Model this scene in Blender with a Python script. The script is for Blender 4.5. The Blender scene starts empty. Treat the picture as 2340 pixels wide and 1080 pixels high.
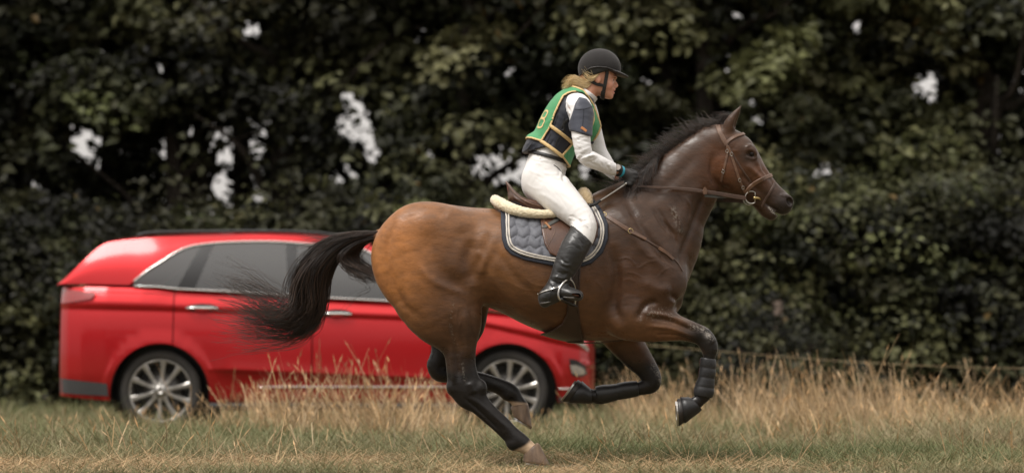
import bpy, bmesh, math, random
import numpy as np
from mathutils import Vector, Matrix
from mathutils.bvhtree import BVHTree

# ------------------------------------------------------------------ camera, world, sun, exposure
SC = bpy.context.scene
COL = SC.collection
CAM_Y, CAM_Z, FPX, HORIZON = -14.0, 0.55, 6020.0, 823.0
PITCH = math.atan((HORIZON - 540.0) / FPX)
cam_data = bpy.data.cameras.new("camera")
cam = bpy.data.objects.new("camera", cam_data)
COL.objects.link(cam)
cam.location = (0, CAM_Y, CAM_Z)
cam.rotation_euler = (math.pi / 2 + PITCH, 0, 0)
cam_data.sensor_fit = 'HORIZONTAL'
cam_data.sensor_width = 36.0
cam_data.lens = FPX / 2340.0 * 36.0
cam_data.clip_start = 0.1
cam_data.clip_end = 3000
cam_data.dof.use_dof = True
cam_data.dof.focus_distance = 13.75
cam_data.dof.aperture_fstop = 1.8
SC.camera = cam

SUN_EL, SUN_AZ = math.radians(58), math.radians(228)      # azimuth: compass from +Y clockwise, behind the camera to its left
world = bpy.data.worlds.new("World")
SC.world = world
world.use_nodes = True
wn = world.node_tree
wn.nodes.clear()
w_out = wn.nodes.new("ShaderNodeOutputWorld")
w_bg = wn.nodes.new("ShaderNodeBackground")
w_sky = wn.nodes.new("ShaderNodeTexSky")
w_sky.sky_type = 'NISHITA'
w_sky.sun_disc = False
w_sky.sun_elevation = SUN_EL
w_sky.sun_rotation = SUN_AZ
w_sky.air_density = 1.0
w_sky.dust_density = 5.0
w_hsv = wn.nodes.new("ShaderNodeHueSaturation")            # overcast: the cloud cover takes the blue out
w_hsv.inputs['Saturation'].default_value = 0.10
w_tc = wn.nodes.new("ShaderNodeTexCoord")
w_sep = wn.nodes.new("ShaderNodeSeparateXYZ")
w_map = wn.nodes.new("ShaderNodeMapRange")                 # overcast luminance: zenith three times the horizon, even all round
w_map.inputs['From Min'].default_value = 0.0
w_map.inputs['From Max'].default_value = 1.0
w_map.inputs['To Min'].default_value = 1.0
w_map.inputs['To Max'].default_value = 2.8
w_cloud = wn.nodes.new("ShaderNodeVectorMath")
w_cloud.operation = 'SCALE'
w_cloud.inputs[0].default_value = (6.5, 6.12, 5.75)
w_mix = wn.nodes.new("ShaderNodeMix")
w_mix.data_type = 'RGBA'
w_mix.inputs[0].default_value = 0.85
wn.links.new(w_tc.outputs['Generated'], w_sep.inputs[0])
wn.links.new(w_sep.outputs['Z'], w_map.inputs['Value'])
wn.links.new(w_map.outputs[0], w_cloud.inputs['Scale'])
wn.links.new(w_sky.outputs[0], w_hsv.inputs['Color'])
wn.links.new(w_hsv.outputs[0], w_mix.inputs[6])
wn.links.new(w_cloud.outputs[0], w_mix.inputs[7])
wn.links.new(w_mix.outputs[2], w_bg.inputs['Color'])
w_bg.inputs['Strength'].default_value = 0.062
wn.links.new(w_bg.outputs[0], w_out.inputs['Surface'])

sun_data = bpy.data.lights.new("sun", 'SUN')
sun_data.energy = 1.5
sun_data.angle = math.radians(20)
sun_data.color = (1.0, 0.955, 0.9)
sun = bpy.data.objects.new("sun", sun_data)
COL.objects.link(sun)
_sd = Vector((math.sin(SUN_AZ) * math.cos(SUN_EL), math.cos(SUN_AZ) * math.cos(SUN_EL), math.sin(SUN_EL)))
sun.rotation_euler = _sd.to_track_quat('Z', 'Y').to_euler()
sun.location = (0, 0, 20)

vs = SC.view_settings
vs.view_transform = 'Standard'
vs.look = 'None'
vs.gamma = 1.0
vs.use_curve_mapping = False
vs.exposure = 0.76
SC.cycles.max_bounces = 8
SC.cycles.transparent_max_bounces = 16

rng = np.random.default_rng(7)
random.seed(7)

# ------------------------------------------------------------------ pixel -> world at depth plane Y
_cp, _sp = math.cos(PITCH), math.sin(PITCH)
def P(px, py, Y=0.0):
    u = (px - 1170.0) / FPX
    v = (540.0 - py) / FPX
    dy = _cp - _sp * v
    t = (Y - CAM_Y) / dy
    return np.array([u * t, Y, CAM_Z + (_sp + _cp * v) * t])
S0 = 14.0 / FPX          # metres per pixel at the horse's plane

# ------------------------------------------------------------------ object helpers
def tag(o, label=None, cat=None, group=None, kind=None):
    if label: o['label'] = label
    if cat: o['category'] = cat
    if group: o['group'] = group
    if kind: o['kind'] = kind
    return o

def empty(name, loc, parent=None):
    o = bpy.data.objects.new(name, None)
    o.empty_display_size = 0.2
    COL.objects.link(o)
    o.location = loc
    return o

def mesh_np(name, co, faces, mat=None, smooth=True, matidx=None):
    """faces: (M,3) or (M,4) array, or list of arrays of both"""
    me = bpy.data.meshes.new(name)
    if not isinstance(faces, (list, tuple)):
        faces = [faces]
    faces = [np.asarray(f, dtype=np.int32) for f in faces if len(f)]
    co = np.asarray(co, dtype=np.float32)
    me.vertices.add(len(co))
    me.vertices.foreach_set('co', co.ravel())
    nl = sum(f.size for f in faces)
    npoly = sum(len(f) for f in faces)
    me.loops.add(nl)
    me.polygons.add(npoly)
    me.loops.foreach_set('vertex_index', np.concatenate([f.ravel() for f in faces]))
    starts, s = [], 0
    for f in faces:
        starts.append(s + np.arange(len(f), dtype=np.int32) * f.shape[1]); s += f.size
    me.polygons.foreach_set('loop_start', np.concatenate(starts))
    me.polygons.foreach_set('use_smooth', np.full(npoly, smooth))
    if matidx is not None:
        me.polygons.foreach_set('material_index', matidx)
    me.update(calc_edges=True)
    me.validate()
    if mat is not None:
        for m in (mat if isinstance(mat, (list, tuple)) else [mat]):
            me.materials.append(m)
    return me

def obj(name, me, parent=None, label=None, cat=None, group=None, kind=None):
    o = bpy.data.objects.new(name, me)
    COL.objects.link(o)
    if parent is not None:
        o.parent = parent
        o.matrix_parent_inverse = parent.matrix_basis.inverted()
    tag(o, label, cat, group, kind)
    return o

def set_color(me, col, name='Col'):
    a = me.color_attributes.new(name, 'FLOAT_COLOR', 'POINT')
    c = np.ones((len(me.vertices), 4), dtype=np.float32)
    c[:, :3] = col
    a.data.foreach_set('color', c.ravel())

# ------------------------------------------------------------------ materials
def new_mat(name):
    m = bpy.data.materials.new(name)
    m.use_nodes = True
    nt = m.node_tree
    b = nt.nodes['Principled BSDF']
    return m, nt, b

def mat_simple(name, color, rough=0.5, metal=0.0, bump=0.0, bscale=200.0, var=0.0, vscale=8.0, coat=0.0, sheen=0.0,
               spec=0.5, bdist=0.002, stretch=(1, 1, 1), col2=None):
    m, nt, b = new_mat(name)
    N, L = nt.nodes, nt.links
    b.inputs['Roughness'].default_value = rough
    b.inputs['Metallic'].default_value = metal
    b.inputs['Coat Weight'].default_value = coat
    b.inputs['Coat Roughness'].default_value = 0.05
    b.inputs['Sheen Weight'].default_value = sheen
    b.inputs['Specular IOR Level'].default_value = spec
    b.inputs['Base Color'].default_value = (*color, 1)
    tc = N.new('ShaderNodeTexCoord')
    mp = N.new('ShaderNodeMapping')
    mp.inputs['Scale'].default_value = stretch
    L.new(tc.outputs['Object'], mp.inputs['Vector'])
    if var > 0 or col2 is not None:
        n = N.new('ShaderNodeTexNoise')
        n.inputs['Scale'].default_value = vscale
        n.inputs['Detail'].default_value = 5
        L.new(mp.outputs[0], n.inputs['Vector'])
        r = N.new('ShaderNodeMapRange')
        r.inputs['From Min'].default_value = 0.3
        r.inputs['From Max'].default_value = 0.7
        L.new(n.outputs['Fac'], r.inputs['Value'])
        mx = N.new('ShaderNodeMix'); mx.data_type = 'RGBA'
        c2 = col2 if col2 is not None else tuple(c * (1 - var) for c in color)
        mx.inputs[6].default_value = (*color, 1)
        mx.inputs[7].default_value = (*c2, 1)
        L.new(r.outputs[0], mx.inputs[0])
        L.new(mx.outputs[2], b.inputs['Base Color'])
    if bump > 0:
        n2 = N.new('ShaderNodeTexNoise')
        n2.inputs['Scale'].default_value = bscale
        n2.inputs['Detail'].default_value = 4
        L.new(mp.outputs[0], n2.inputs['Vector'])
        bp = N.new('ShaderNodeBump')
        bp.inputs['Strength'].default_value = bump
        bp.inputs['Distance'].default_value = bdist
        L.new(n2.outputs['Fac'], bp.inputs['Height'])
        L.new(bp.outputs[0], b.inputs['Normal'])
    return m

def mat_vcol(name, rough=0.5, spec=0.5, trans=0.0, sheen=0.0, bump=0.0, bscale=150, bdist=0.002, var=0.0, vscale=30, coat=0.0, stretch=(1,1,1)):
    m, nt, b = new_mat(name)
    N, L = nt.nodes, nt.links
    a = N.new('ShaderNodeVertexColor'); a.layer_name = 'Col'
    b.inputs['Roughness'].default_value = rough
    b.inputs['Specular IOR Level'].default_value = spec
    b.inputs['Sheen Weight'].default_value = sheen
    b.inputs['Coat Weight'].default_value = coat
    src = a.outputs['Color']
    tc = N.new('ShaderNodeTexCoord')
    mp = N.new('ShaderNodeMapping')
    mp.inputs['Scale'].default_value = stretch
    L.new(tc.outputs['Object'], mp.inputs['Vector'])
    if var > 0:
        n = N.new('ShaderNodeTexNoise'); n.inputs['Scale'].default_value = vscale; n.inputs['Detail'].default_value = 6
        L.new(mp.outputs[0], n.inputs['Vector'])
        r = N.new('ShaderNodeMapRange')
        r.inputs['From Min'].default_value = 0.25; r.inputs['From Max'].default_value = 0.75
        r.inputs['To Min'].default_value = 1 - var; r.inputs['To Max'].default_value = 1 + var
        L.new(n.outputs['Fac'], r.inputs['Value'])
        vm = N.new('ShaderNodeVectorMath'); vm.operation = 'SCALE'
        L.new(src, vm.inputs[0]); L.new(r.outputs[0], vm.inputs['Scale'])
        src = vm.outputs[0]
    L.new(src, b.inputs['Base Color'])
    if bump > 0:
        n2 = N.new('ShaderNodeTexNoise'); n2.inputs['Scale'].default_value = bscale; n2.inputs['Detail'].default_value = 5
        L.new(mp.outputs[0], n2.inputs['Vector'])
        bp = N.new('ShaderNodeBump'); bp.inputs['Strength'].default_value = bump; bp.inputs['Distance'].default_value = bdist
        L.new(n2.outputs['Fac'], bp.inputs['Height']); L.new(bp.outputs[0], b.inputs['Normal'])
    if trans > 0:
        tr = N.new('ShaderNodeBsdfTranslucent'); L.new(src, tr.inputs['Color'])
        ms = N.new('ShaderNodeMixShader'); ms.inputs[0].default_value = trans
        out = N['Material Output']
        L.new(b.outputs[0], ms.inputs[1]); L.new(tr.outputs[0], ms.inputs[2]); L.new(ms.outputs[0], out.inputs['Surface'])
    return m

# ------------------------------------------------------------------ implicit-surface modelling
def catmull(pts, n):
    pts = np.asarray(pts, float)
    if len(pts) < 3 or n <= 1:
        if n <= 1: return pts
    p = np.vstack([2 * pts[0] - pts[1], pts, 2 * pts[-1] - pts[-2]])
    out = []
    for i in range(1, len(p) - 2):
        t = np.linspace(0, 1, n, endpoint=False)[:, None]
        a, b, c, d = p[i - 1], p[i], p[i + 1], p[i + 2]
        out.append(0.5 * ((2 * b) + (c - a) * t + (2 * a - 5 * b + 4 * c - d) * t ** 2 + (3 * b - a - 3 * c + d) * t ** 3))
    out.append(pts[-1:])
    return np.vstack(out)

class Grid:
    def __init__(s, lo, hi, h):
        s.lo = np.array(lo, float); s.h = h
        s.n = np.ceil((np.array(hi, float) - s.lo) / h).astype(int) + 1
        s.ax = [s.lo[i] + np.arange(s.n[i]) * h for i in range(3)]
        s.f = np.full(s.n, 1.0, np.float32)
    def sl(s, lo, hi):
        a = np.clip(np.floor((np.array(lo) - s.lo) / s.h).astype(int), 0, s.n)
        b = np.clip(np.ceil((np.array(hi) - s.lo) / s.h).astype(int) + 1, 0, s.n)
        if np.any(b <= a): return None
        return tuple(slice(a[i], b[i]) for i in range(3))
    def xyz(s, sl=None):
        sl = sl or (slice(None),) * 3
        return (s.ax[0][sl[0]][:, None, None].astype(np.float32), s.ax[1][sl[1]][None, :, None].astype(np.float32),
                s.ax[2][sl[2]][None, None, :].astype(np.float32))

def smin(a, b, k):
    if k <= 0: return np.minimum(a, b)
    h = np.clip(0.5 + 0.5 * (b - a) / k, 0, 1)
    return b + (a - b) * h - k * h * (1 - h)
def smax(a, b, k): return -smin(-a, -b, k)

def cone_d(X, Y, Z, a, b):
    """a,b = (x,y,z,r,w): capsule of linear radius; elliptical across y"""
    d = np.array(b[:3]) - np.array(a[:3]); L2 = float(d @ d) + 1e-12
    t = np.clip(((X - a[0]) * d[0] + (Y - a[1]) * d[1] + (Z - a[2]) * d[2]) / L2, 0, 1)
    r = a[3] + (b[3] - a[3]) * t
    w = a[4] + (b[4] - a[4]) * t
    q = r / w
    dx = X - (a[0] + d[0] * t); dy = Y - (a[1] + d[1] * t); dz = Z - (a[2] + d[2] * t)
    return (np.sqrt(dx * dx + dz * dz + (dy * q) ** 2) - r) * np.minimum(1.0, 1.0 / q)

def chain(pts, k=0.03, n=3, sub=False, mirror=False, grow=0.0):
    return dict(kind='chain', pts=catmull(pts, n) if n > 1 else np.asarray(pts, float), k=k, sub=sub, mirror=mirror, grow=grow)
def pxchain(rows, k=0.03, n=3, sub=False, mirror=False):
    """rows: (px, py, r_px, w_m or None, yc)"""
    out = []
    for px, py, r, w, yc in rows:
        p = P(px, py, yc); s = (yc - CAM_Y) / FPX
        out.append((p[0], yc, p[2], r * s, (r * s) if w is None else w))
    return chain(out, k, n, sub, mirror)
def pairchain(rows, k=0.03, n=3, **kw):
    """rows: (x1,y1,x2,y2,w,yc): outline pairs"""
    return pxchain([((a + c) / 2, (b + d) / 2, math.hypot(c - a, d - b) / 2, w, yc) for a, b, c, d, w, yc in rows], k, n, **kw)
def ell(px, py, yc, rx, rz, w, rot=0.0, k=0.03, sub=False, mirror=False):
    p = P(px, py, yc); s = (yc - CAM_Y) / FPX
    return dict(kind='ell', c=p, r=(rx * s, w, rz * s), rot=rot, k=k, sub=sub, mirror=mirror)
def loft(rows, k=0.03, p=2.0):
    """rows along px x: (x, top, bottom, w)"""
    R = catmull([(P(x, (t + b) / 2)[0], P(x, t)[2], P(x, b)[2], w) for x, t, b, w in rows], 8)
    return dict(kind='loft', rows=R, k=k, p=p, sub=False, mirror=False)

def prim_d(pr, X, Y, Z):
    if pr['mirror']: Y = -np.abs(Y)
    if pr['kind'] == 'chain':
        d = None
        for a, b in zip(pr['pts'][:-1], pr['pts'][1:]):
            c = cone_d(X, Y, Z, a, b)
            d = c if d is None else np.minimum(d, c)
        return d
    if pr['kind'] == 'ell':
        c = pr['c']; ca, sa = math.cos(pr['rot']), math.sin(pr['rot'])
        x = X - c[0]; z = Z - c[2]; y = Y - c[1]
        u = (x * ca + z * sa) / pr['r'][0]; v = (-x * sa + z * ca) / pr['r'][2]; w = y / pr['r'][1]
        k0 = np.sqrt(u * u + v * v + w * w) + 1e-9
        k1 = np.sqrt((u / pr['r'][0]) ** 2 + (v / pr['r'][2]) ** 2 + (w / pr['r'][1]) ** 2) + 1e-9
        return k0 * (k0 - 1) / k1
    if pr['kind'] == 'loft':
        R = pr['rows']; x = np.clip(X, R[0, 0], R[-1, 0])
        top = np.interp(x, R[:, 0], R[:, 1]); bot = np.interp(x, R[:, 0], R[:, 2]); w = np.interp(x, R[:, 0], R[:, 3])
        c = (top + bot) / 2; h = (top - bot) / 2; p = pr['p']
        q = ((np.abs(Z - c) / h) ** p + (np.abs(Y) / w) ** p) ** (1 / p)
        d = (q - 1) * np.minimum(h, w)
        e = np.abs(X - x) + 0 * d
        return np.where(e > 0, np.maximum(d, e), d).astype(np.float32)

def prim_box(pr):
    if pr['kind'] == 'chain':
        p = pr['pts']; r = np.maximum(p[:, 3], p[:, 4])[:, None]
        lo, hi = (p[:, :3] - r).min(0), (p[:, :3] + r).max(0)
    elif pr['kind'] == 'ell':
        r = max(pr['r'][0], pr['r'][2]); rr = np.array([r, pr['r'][1], r])
        lo, hi = pr['c'] - rr, pr['c'] + rr
    else:
        R = pr['rows']; w = R[:, 3].max()
        lo = np.array([R[0, 0], -w, R[:, 2].min()]); hi = np.array([R[-1, 0], w, R[:, 1].max()])
    if pr['mirror']:
        m = max(abs(lo[1]), abs(hi[1])); lo[1], hi[1] = -m, m
    return lo, hi

def evaluate(prims, g, margin=0.05):
    for pr in prims:
        lo, hi = prim_box(pr)
        m = margin + pr['k']
        if pr['kind'] == 'chain' and len(pr['pts']) > 6 and not pr['mirror']:
            # evaluate cone by cone into a local buffer
            sl = g.sl(lo - m, hi + m)
            if sl is None: continue
            buf = np.full(g.f[sl].shape, 1.0, np.float32)
            off = [s.start for s in sl]
            for a, b in zip(pr['pts'][:-1], pr['pts'][1:]):
                r = max(a[3], a[4], b[3], b[4]) + m
                l2 = np.minimum(a[:3], b[:3]) - r; h2 = np.maximum(a[:3], b[:3]) + r
                s2 = g.sl(l2, h2)
                if s2 is None: continue
                ls = tuple(slice(max(0, s2[i].start - off[i]), max(0, min(s2[i].stop, sl[i].stop) - off[i])) for i in range(3))
                gs = tuple(slice(ls[i].start + off[i], ls[i].stop + off[i]) for i in range(3))
                if any(s.stop <= s.start for s in ls): continue
                X, Y, Z = g.xyz(gs)
                buf[ls] = np.minimum(buf[ls], cone_d(X, Y, Z, a, b))
            d = buf
        else:
            sl = g.sl(lo - m, hi + m)
            if sl is None: continue
            X, Y, Z = g.xyz(sl)
            d = prim_d(pr, X, Y, Z)
        if pr['sub']: g.f[sl] = smax(g.f[sl], -d, pr['k'])
        else: g.f[sl] = smin(g.f[sl], d, pr['k'])
    return g

def surface_nets(g, smooth=2, lam=0.5):
    f = g.f; ins = f < 0
    c = np.zeros(np.array(f.shape) - 1, np.uint8)
    offs = [(i, j, k) for i in (0, 1) for j in (0, 1) for k in (0, 1)]
    nx, ny, nz = c.shape
    for i, j, k in offs: c += ins[i:i + nx, j:j + ny, k:k + nz]
    act = (c > 0) & (c < 8)
    idx = np.argwhere(act)
    vid = np.full(c.shape, -1, np.int32); vid[act] = np.arange(len(idx))
    V = np.stack([f[idx[:, 0] + i, idx[:, 1] + j, idx[:, 2] + k] for i, j, k in offs], 1)
    O = np.array(offs, float)
    acc = np.zeros((len(idx), 3)); cnt = np.zeros(len(idx))
    for a in range(8):
        for b in range(a + 1, 8):
            if np.abs(O[a] - O[b]).sum() != 1: continue
            m = (V[:, a] < 0) != (V[:, b] < 0)
            t = V[m, a] / (V[m, a] - V[m, b])
            acc[m] += O[a] + (O[b] - O[a]) * t[:, None]; cnt[m] += 1
    co = g.lo + (idx + acc / cnt[:, None]) * g.h
    quads = []
    for ax in range(3):
        u, v = [(1, 2), (2, 0), (0, 1)][ax]
        s0 = [slice(None)] * 3; s1 = [slice(None)] * 3
        s0[ax] = slice(0, -1); s1[ax] = slice(1, None)
        A, B = ins[tuple(s0)], ins[tuple(s1)]
        e = np.argwhere(A != B)
        ok = (e[:, u] > 0) & (e[:, v] > 0) & (e[:, u] < f.shape[u] - 1) & (e[:, v] < f.shape[v] - 1)
        e = e[ok]
        fl = A[e[:, 0], e[:, 1], e[:, 2]]
        def cid(du, dv):
            q = e.copy(); q[:, u] += du; q[:, v] += dv
            return vid[q[:, 0], q[:, 1], q[:, 2]]
        q = np.stack([cid(-1, -1), cid(0, -1), cid(0, 0), cid(-1, 0)], 1)
        q[~fl] = q[~fl][:, ::-1]
        quads.append(q)
    Q = np.vstack(quads)
    co = lap_smooth(co, Q, smooth, lam)
    return co, Q

def lap_smooth(co, Q, it, lam=0.5):
    if it <= 0: return co
    k = Q.shape[1]
    e = np.vstack([Q[:, [i, (i + 1) % k]] for i in range(k)])
    n = len(co)
    deg = np.bincount(e[:, 0], minlength=n) + np.bincount(e[:, 1], minlength=n)
    deg = np.maximum(deg, 1)
    for i in range(it * 2):
        s = np.stack([np.bincount(e[:, 0], co[e[:, 1], a], n) + np.bincount(e[:, 1], co[e[:, 0], a], n) for a in range(3)], 1)
        l = lam if i % 2 == 0 else -lam * 1.03      # Taubin: no shrinking
        co = co + l * (s / deg[:, None] - co)
    return co

def vnormals(co, Q):
    a, b, c, d = (co[Q[:, i]] for i in range(4))
    n = np.cross(c - a, d - b)
    out = np.stack([sum(np.bincount(Q[:, i], n[:, k], len(co)) for i in range(4)) for k in range(3)], 1)
    return out / (np.linalg.norm(out, axis=1, keepdims=True) + 1e-12)

def poly_sd(pts, X, Z):
    """signed distance to polygon in the xz plane (negative inside); X (n,1,1), Z (1,1,m)"""
    pts = np.asarray(pts, float)
    x = X[:, 0, 0][:, None]; z = Z[0, 0, :][None, :]
    d = np.full((x.shape[0], z.shape[1]), 1e9); ins = np.zeros(d.shape, bool)
    n = len(pts)
    for i in range(n):
        a, b = pts[i], pts[(i + 1) % n]
        ex, ez = b - a
        t = np.clip(((x - a[0]) * ex + (z - a[1]) * ez) / (ex * ex + ez * ez + 1e-12), 0, 1)
        d = np.minimum(d, (x - a[0] - ex * t) ** 2 + (z - a[1] - ez * t) ** 2)
        c = (a[1] > z) != (b[1] > z)
        with np.errstate(divide='ignore', invalid='ignore'):
            xi = a[0] + ex * (z - a[1]) / (ez if abs(ez) > 1e-12 else 1e-12)
        ins ^= c & (x < xi)
    d = np.sqrt(d); d[ins] *= -1
    return d[:, None, :].astype(np.float32)

def pxpoly(pts, Y=0.0, n=4, closed=True):
    w = np.array([P(x, y, Y)[[0, 2]] for x, y in pts])
    if n <= 1: return w
    e = np.vstack([w[-1:], w, w[:2]]) if closed else w
    if closed:
        out = []
        for i in range(1, len(w) + 1):
            t = np.linspace(0, 1, n, endpoint=False)[:, None]
            a, b, c, d = e[i - 1], e[i], e[(i + 1)], e[(i + 2) % len(e)]
            out.append(0.5 * ((2 * b) + (c - a) * t + (2 * a - 5 * b + 4 * c - d) * t ** 2 + (3 * b - a - 3 * c + d) * t ** 3))
        return np.vstack(out)
    return catmull(w, n)

def sdf_obj(name, g, mat, parent=None, smooth=2, color=None, shrink=None, **kw):
    co, Q = surface_nets(g, smooth)
    me = mesh_np(name, co, Q, mat)
    if color is not None:
        set_color(me, color(co) if callable(color) else color)
    return obj(name, me, parent, **kw)

# ------------------------------------------------------------------ strands, ribbons, tubes
def tubes(paths, r0, r1, sides=3):
    """paths (N,M,3) -> verts, quads; radii arrays per path (N,) at root and tip"""
    paths = np.asarray(paths, float); N, M, _ = paths.shape
    T = np.gradient(paths, axis=1); T /= np.linalg.norm(T, axis=2, keepdims=True) + 1e-12
    ref = np.tile(np.array([0.31, 0.87, 0.38]), (N, M, 1))
    U = np.cross(T, ref); U /= np.linalg.norm(U, axis=2, keepdims=True) + 1e-12
    W = np.cross(T, U)
    t = np.linspace(0, 1, M)[None, :]
    r = np.asarray(r0)[:, None] * (1 - t) + np.asarray(r1)[:, None] * t
    ang = np.arange(sides) / sides * 2 * math.pi
    v = paths[:, :, None, :] + r[:, :, None, None] * (U[:, :, None, :] * np.cos(ang)[None, None, :, None] + W[:, :, None, :] * np.sin(ang)[None, None, :, None])
    base = (np.arange(N) * M * sides)[:, None, None] + (np.arange(M - 1) * sides)[None, :, None]
    k = np.arange(sides)[None, None, :]; k2 = (k + 1) % sides
    q = np.stack([base + k, base + k2, base + sides + k2, base + sides + k], -1).reshape(-1, 4)
    return v.reshape(-1, 3), q

def tube_obj(name, pts, r, mat, parent=None, sides=10, n=4, closed=False, **kw):
    pts = np.asarray(pts, float)
    p = catmull(pts, n) if n > 1 else pts
    r = np.asarray(r, float)
    rr = np.full(len(p), float(r)) if r.ndim == 0 else np.interp(np.linspace(0, 1, len(p)), np.linspace(0, 1, len(r)), r)
    T = np.gradient(p, axis=0); T /= np.linalg.norm(T, axis=1, keepdims=True) + 1e-12
    U = np.cross(T[0], [0.2, 0.3, 0.93]); U /= np.linalg.norm(U)
    vs_, qs = [], []
    for i in range(len(p)):
        U = U - T[i] * (U @ T[i]); U /= np.linalg.norm(U) + 1e-12
        W = np.cross(T[i], U)
        a = np.arange(sides) / sides * 2 * math.pi
        vs_.append(p[i] + rr[i] * (np.cos(a)[:, None] * U + np.sin(a)[:, None] * W))
    v = np.vstack(vs_)
    k = np.arange(sides); k2 = (k + 1) % sides
    for i in range(len(p) - 1):
        qs.append(np.stack([i * sides + k, i * sides + k2, (i + 1) * sides + k2, (i + 1) * sides + k], 1))
    faces = [np.vstack(qs)]
    v = np.vstack([v, p[:1], p[-1:]])
    c0, c1 = len(v) - 2, len(v) - 1
    m = (len(p) - 1) * sides
    faces.append(np.vstack([np.stack([np.full(sides, c0), k2, k], 1), np.stack([np.full(sides, c1), m + k, m + k2], 1)]))
    return obj(name, mesh_np(name, v, faces, mat), parent, **kw)

def ribbon_mesh(name, pts, nrm, width, thick, mat, rounded=True):
    """strap along pts with surface normals nrm"""
    pts = np.asarray(pts, float); nrm = np.asarray(nrm, float)
    T = np.gradient(pts, axis=0); T /= np.linalg.norm(T, axis=1, keepdims=True) + 1e-12
    B = np.cross(T, nrm); B /= np.linalg.norm(B, axis=1, keepdims=True) + 1e-12
    Nn = np.cross(B, T)
    width = np.broadcast_to(np.asarray(width, float), (len(pts),))
    prof = [(-1, 0.0), (-1, 0.6), (-0.75, 1.0), (0.75, 1.0), (1, 0.6), (1, 0.0)]
    m = len(prof)
    v = np.stack([pts + B * (width / 2)[:, None] * a + Nn * thick * b for a, b in prof], 1).reshape(-1, 3)
    k = np.arange(m); k2 = (k + 1) % m
    q = np.vstack([np.stack([i * m + k, i * m + k2, (i + 1) * m + k2, (i + 1) * m + k], 1) for i in range(len(pts) - 1)])
    e = (len(pts) - 1) * m
    caps = np.array([[0, 5, 4, 1], [1, 4, 3, 2], [e + 0, e + 1, e + 4, e + 5], [e + 1, e + 2, e + 3, e + 4]])
    return mesh_np(name, v, np.vstack([q[:, ::-1], caps[:, ::-1]]), mat, smooth=False)

def box_mesh(name, lo, hi, mat, bevel=0.0):
    bm = bmesh.new()
    bmesh.ops.create_cube(bm, size=1.0)
    lo, hi = np.array(lo, float), np.array(hi, float)
    for v in bm.verts:
        v.co = Vector(lo + (np.array(v.co) + 0.5) * (hi - lo))
    if bevel > 0:
        bmesh.ops.bevel(bm, geom=bm.edges[:], offset=bevel, segments=2, affect='EDGES', profile=0.5)
    me = bpy.data.meshes.new(name); bm.to_mesh(me); bm.free()
    me.materials.append(mat)
    return me

def disc(name, c, n, r, h, mat, parent):
    u = np.cross(n, [0, 0, 1]); u /= np.linalg.norm(u); v = np.cross(n, u); a = np.arange(28) / 28 * 2 * math.pi
    ring = np.cos(a)[:, None] * u + np.sin(a)[:, None] * v
    vv = np.vstack([c + ring * r, c + ring * r + n * h * .7, c + ring * r * .85 + n * h, [c + n * h]])
    k = np.arange(28); k2 = (k + 1) % 28
    q = np.vstack([np.stack([i * 28 + k, i * 28 + k2, (i + 1) * 28 + k2, (i + 1) * 28 + k], 1) for i in range(2)])
    t = np.stack([np.full(28, 84), 56 + k, 56 + k2], 1)
    return obj(name, mesh_np(name, vv, [q, t], mat, smooth=False), parent)
# ================================================================== FIELD: ground, grass, straw
CAR_Y = 8.72                                                     # near side of the car
def gz(x, y):
    """gentle fall of the field towards the hedge"""
    x = np.asarray(x, float); y = np.asarray(y, float)
    t = np.clip((y - .5) / 8.0, 0, 1)
    return -.07 * t * t * (3 - 2 * t) + .014 * np.sin(x * 1.3 + .5) * np.sin(y * 1.1) * np.clip((y - .6) / 1.5, 0, 1) * np.clip((7.5 - y) / 1.5, 0, 1)
gx = np.concatenate([[-900, -200, -60], np.linspace(-24, 24, 97), [60, 200, 900]])
gy = np.concatenate([[-40, -14], np.linspace(-6, 30, 121), [45, 80, 200, 900, 2400]])
GX, GY = np.meshgrid(gx, gy, indexing='ij')
gco = np.stack([GX, GY, gz(GX, GY)], -1).reshape(-1, 3)
ny_ = len(gy); i, j = np.meshgrid(np.arange(len(gx) - 1), np.arange(ny_ - 1), indexing='ij')
gq = np.stack([i * ny_ + j, (i + 1) * ny_ + j, (i + 1) * ny_ + j + 1, i * ny_ + j + 1], -1).reshape(-1, 4)
M_soil = mat_simple('field_soil', (.16, .12, .065), .95, bump=.8, bscale=40, col2=(.09, .085, .04), vscale=1.6, bdist=.03)
obj('ground', mesh_np('ground', gco, gq, M_soil), kind='structure', label='dry grassy field falling gently towards the hedge')

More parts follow.
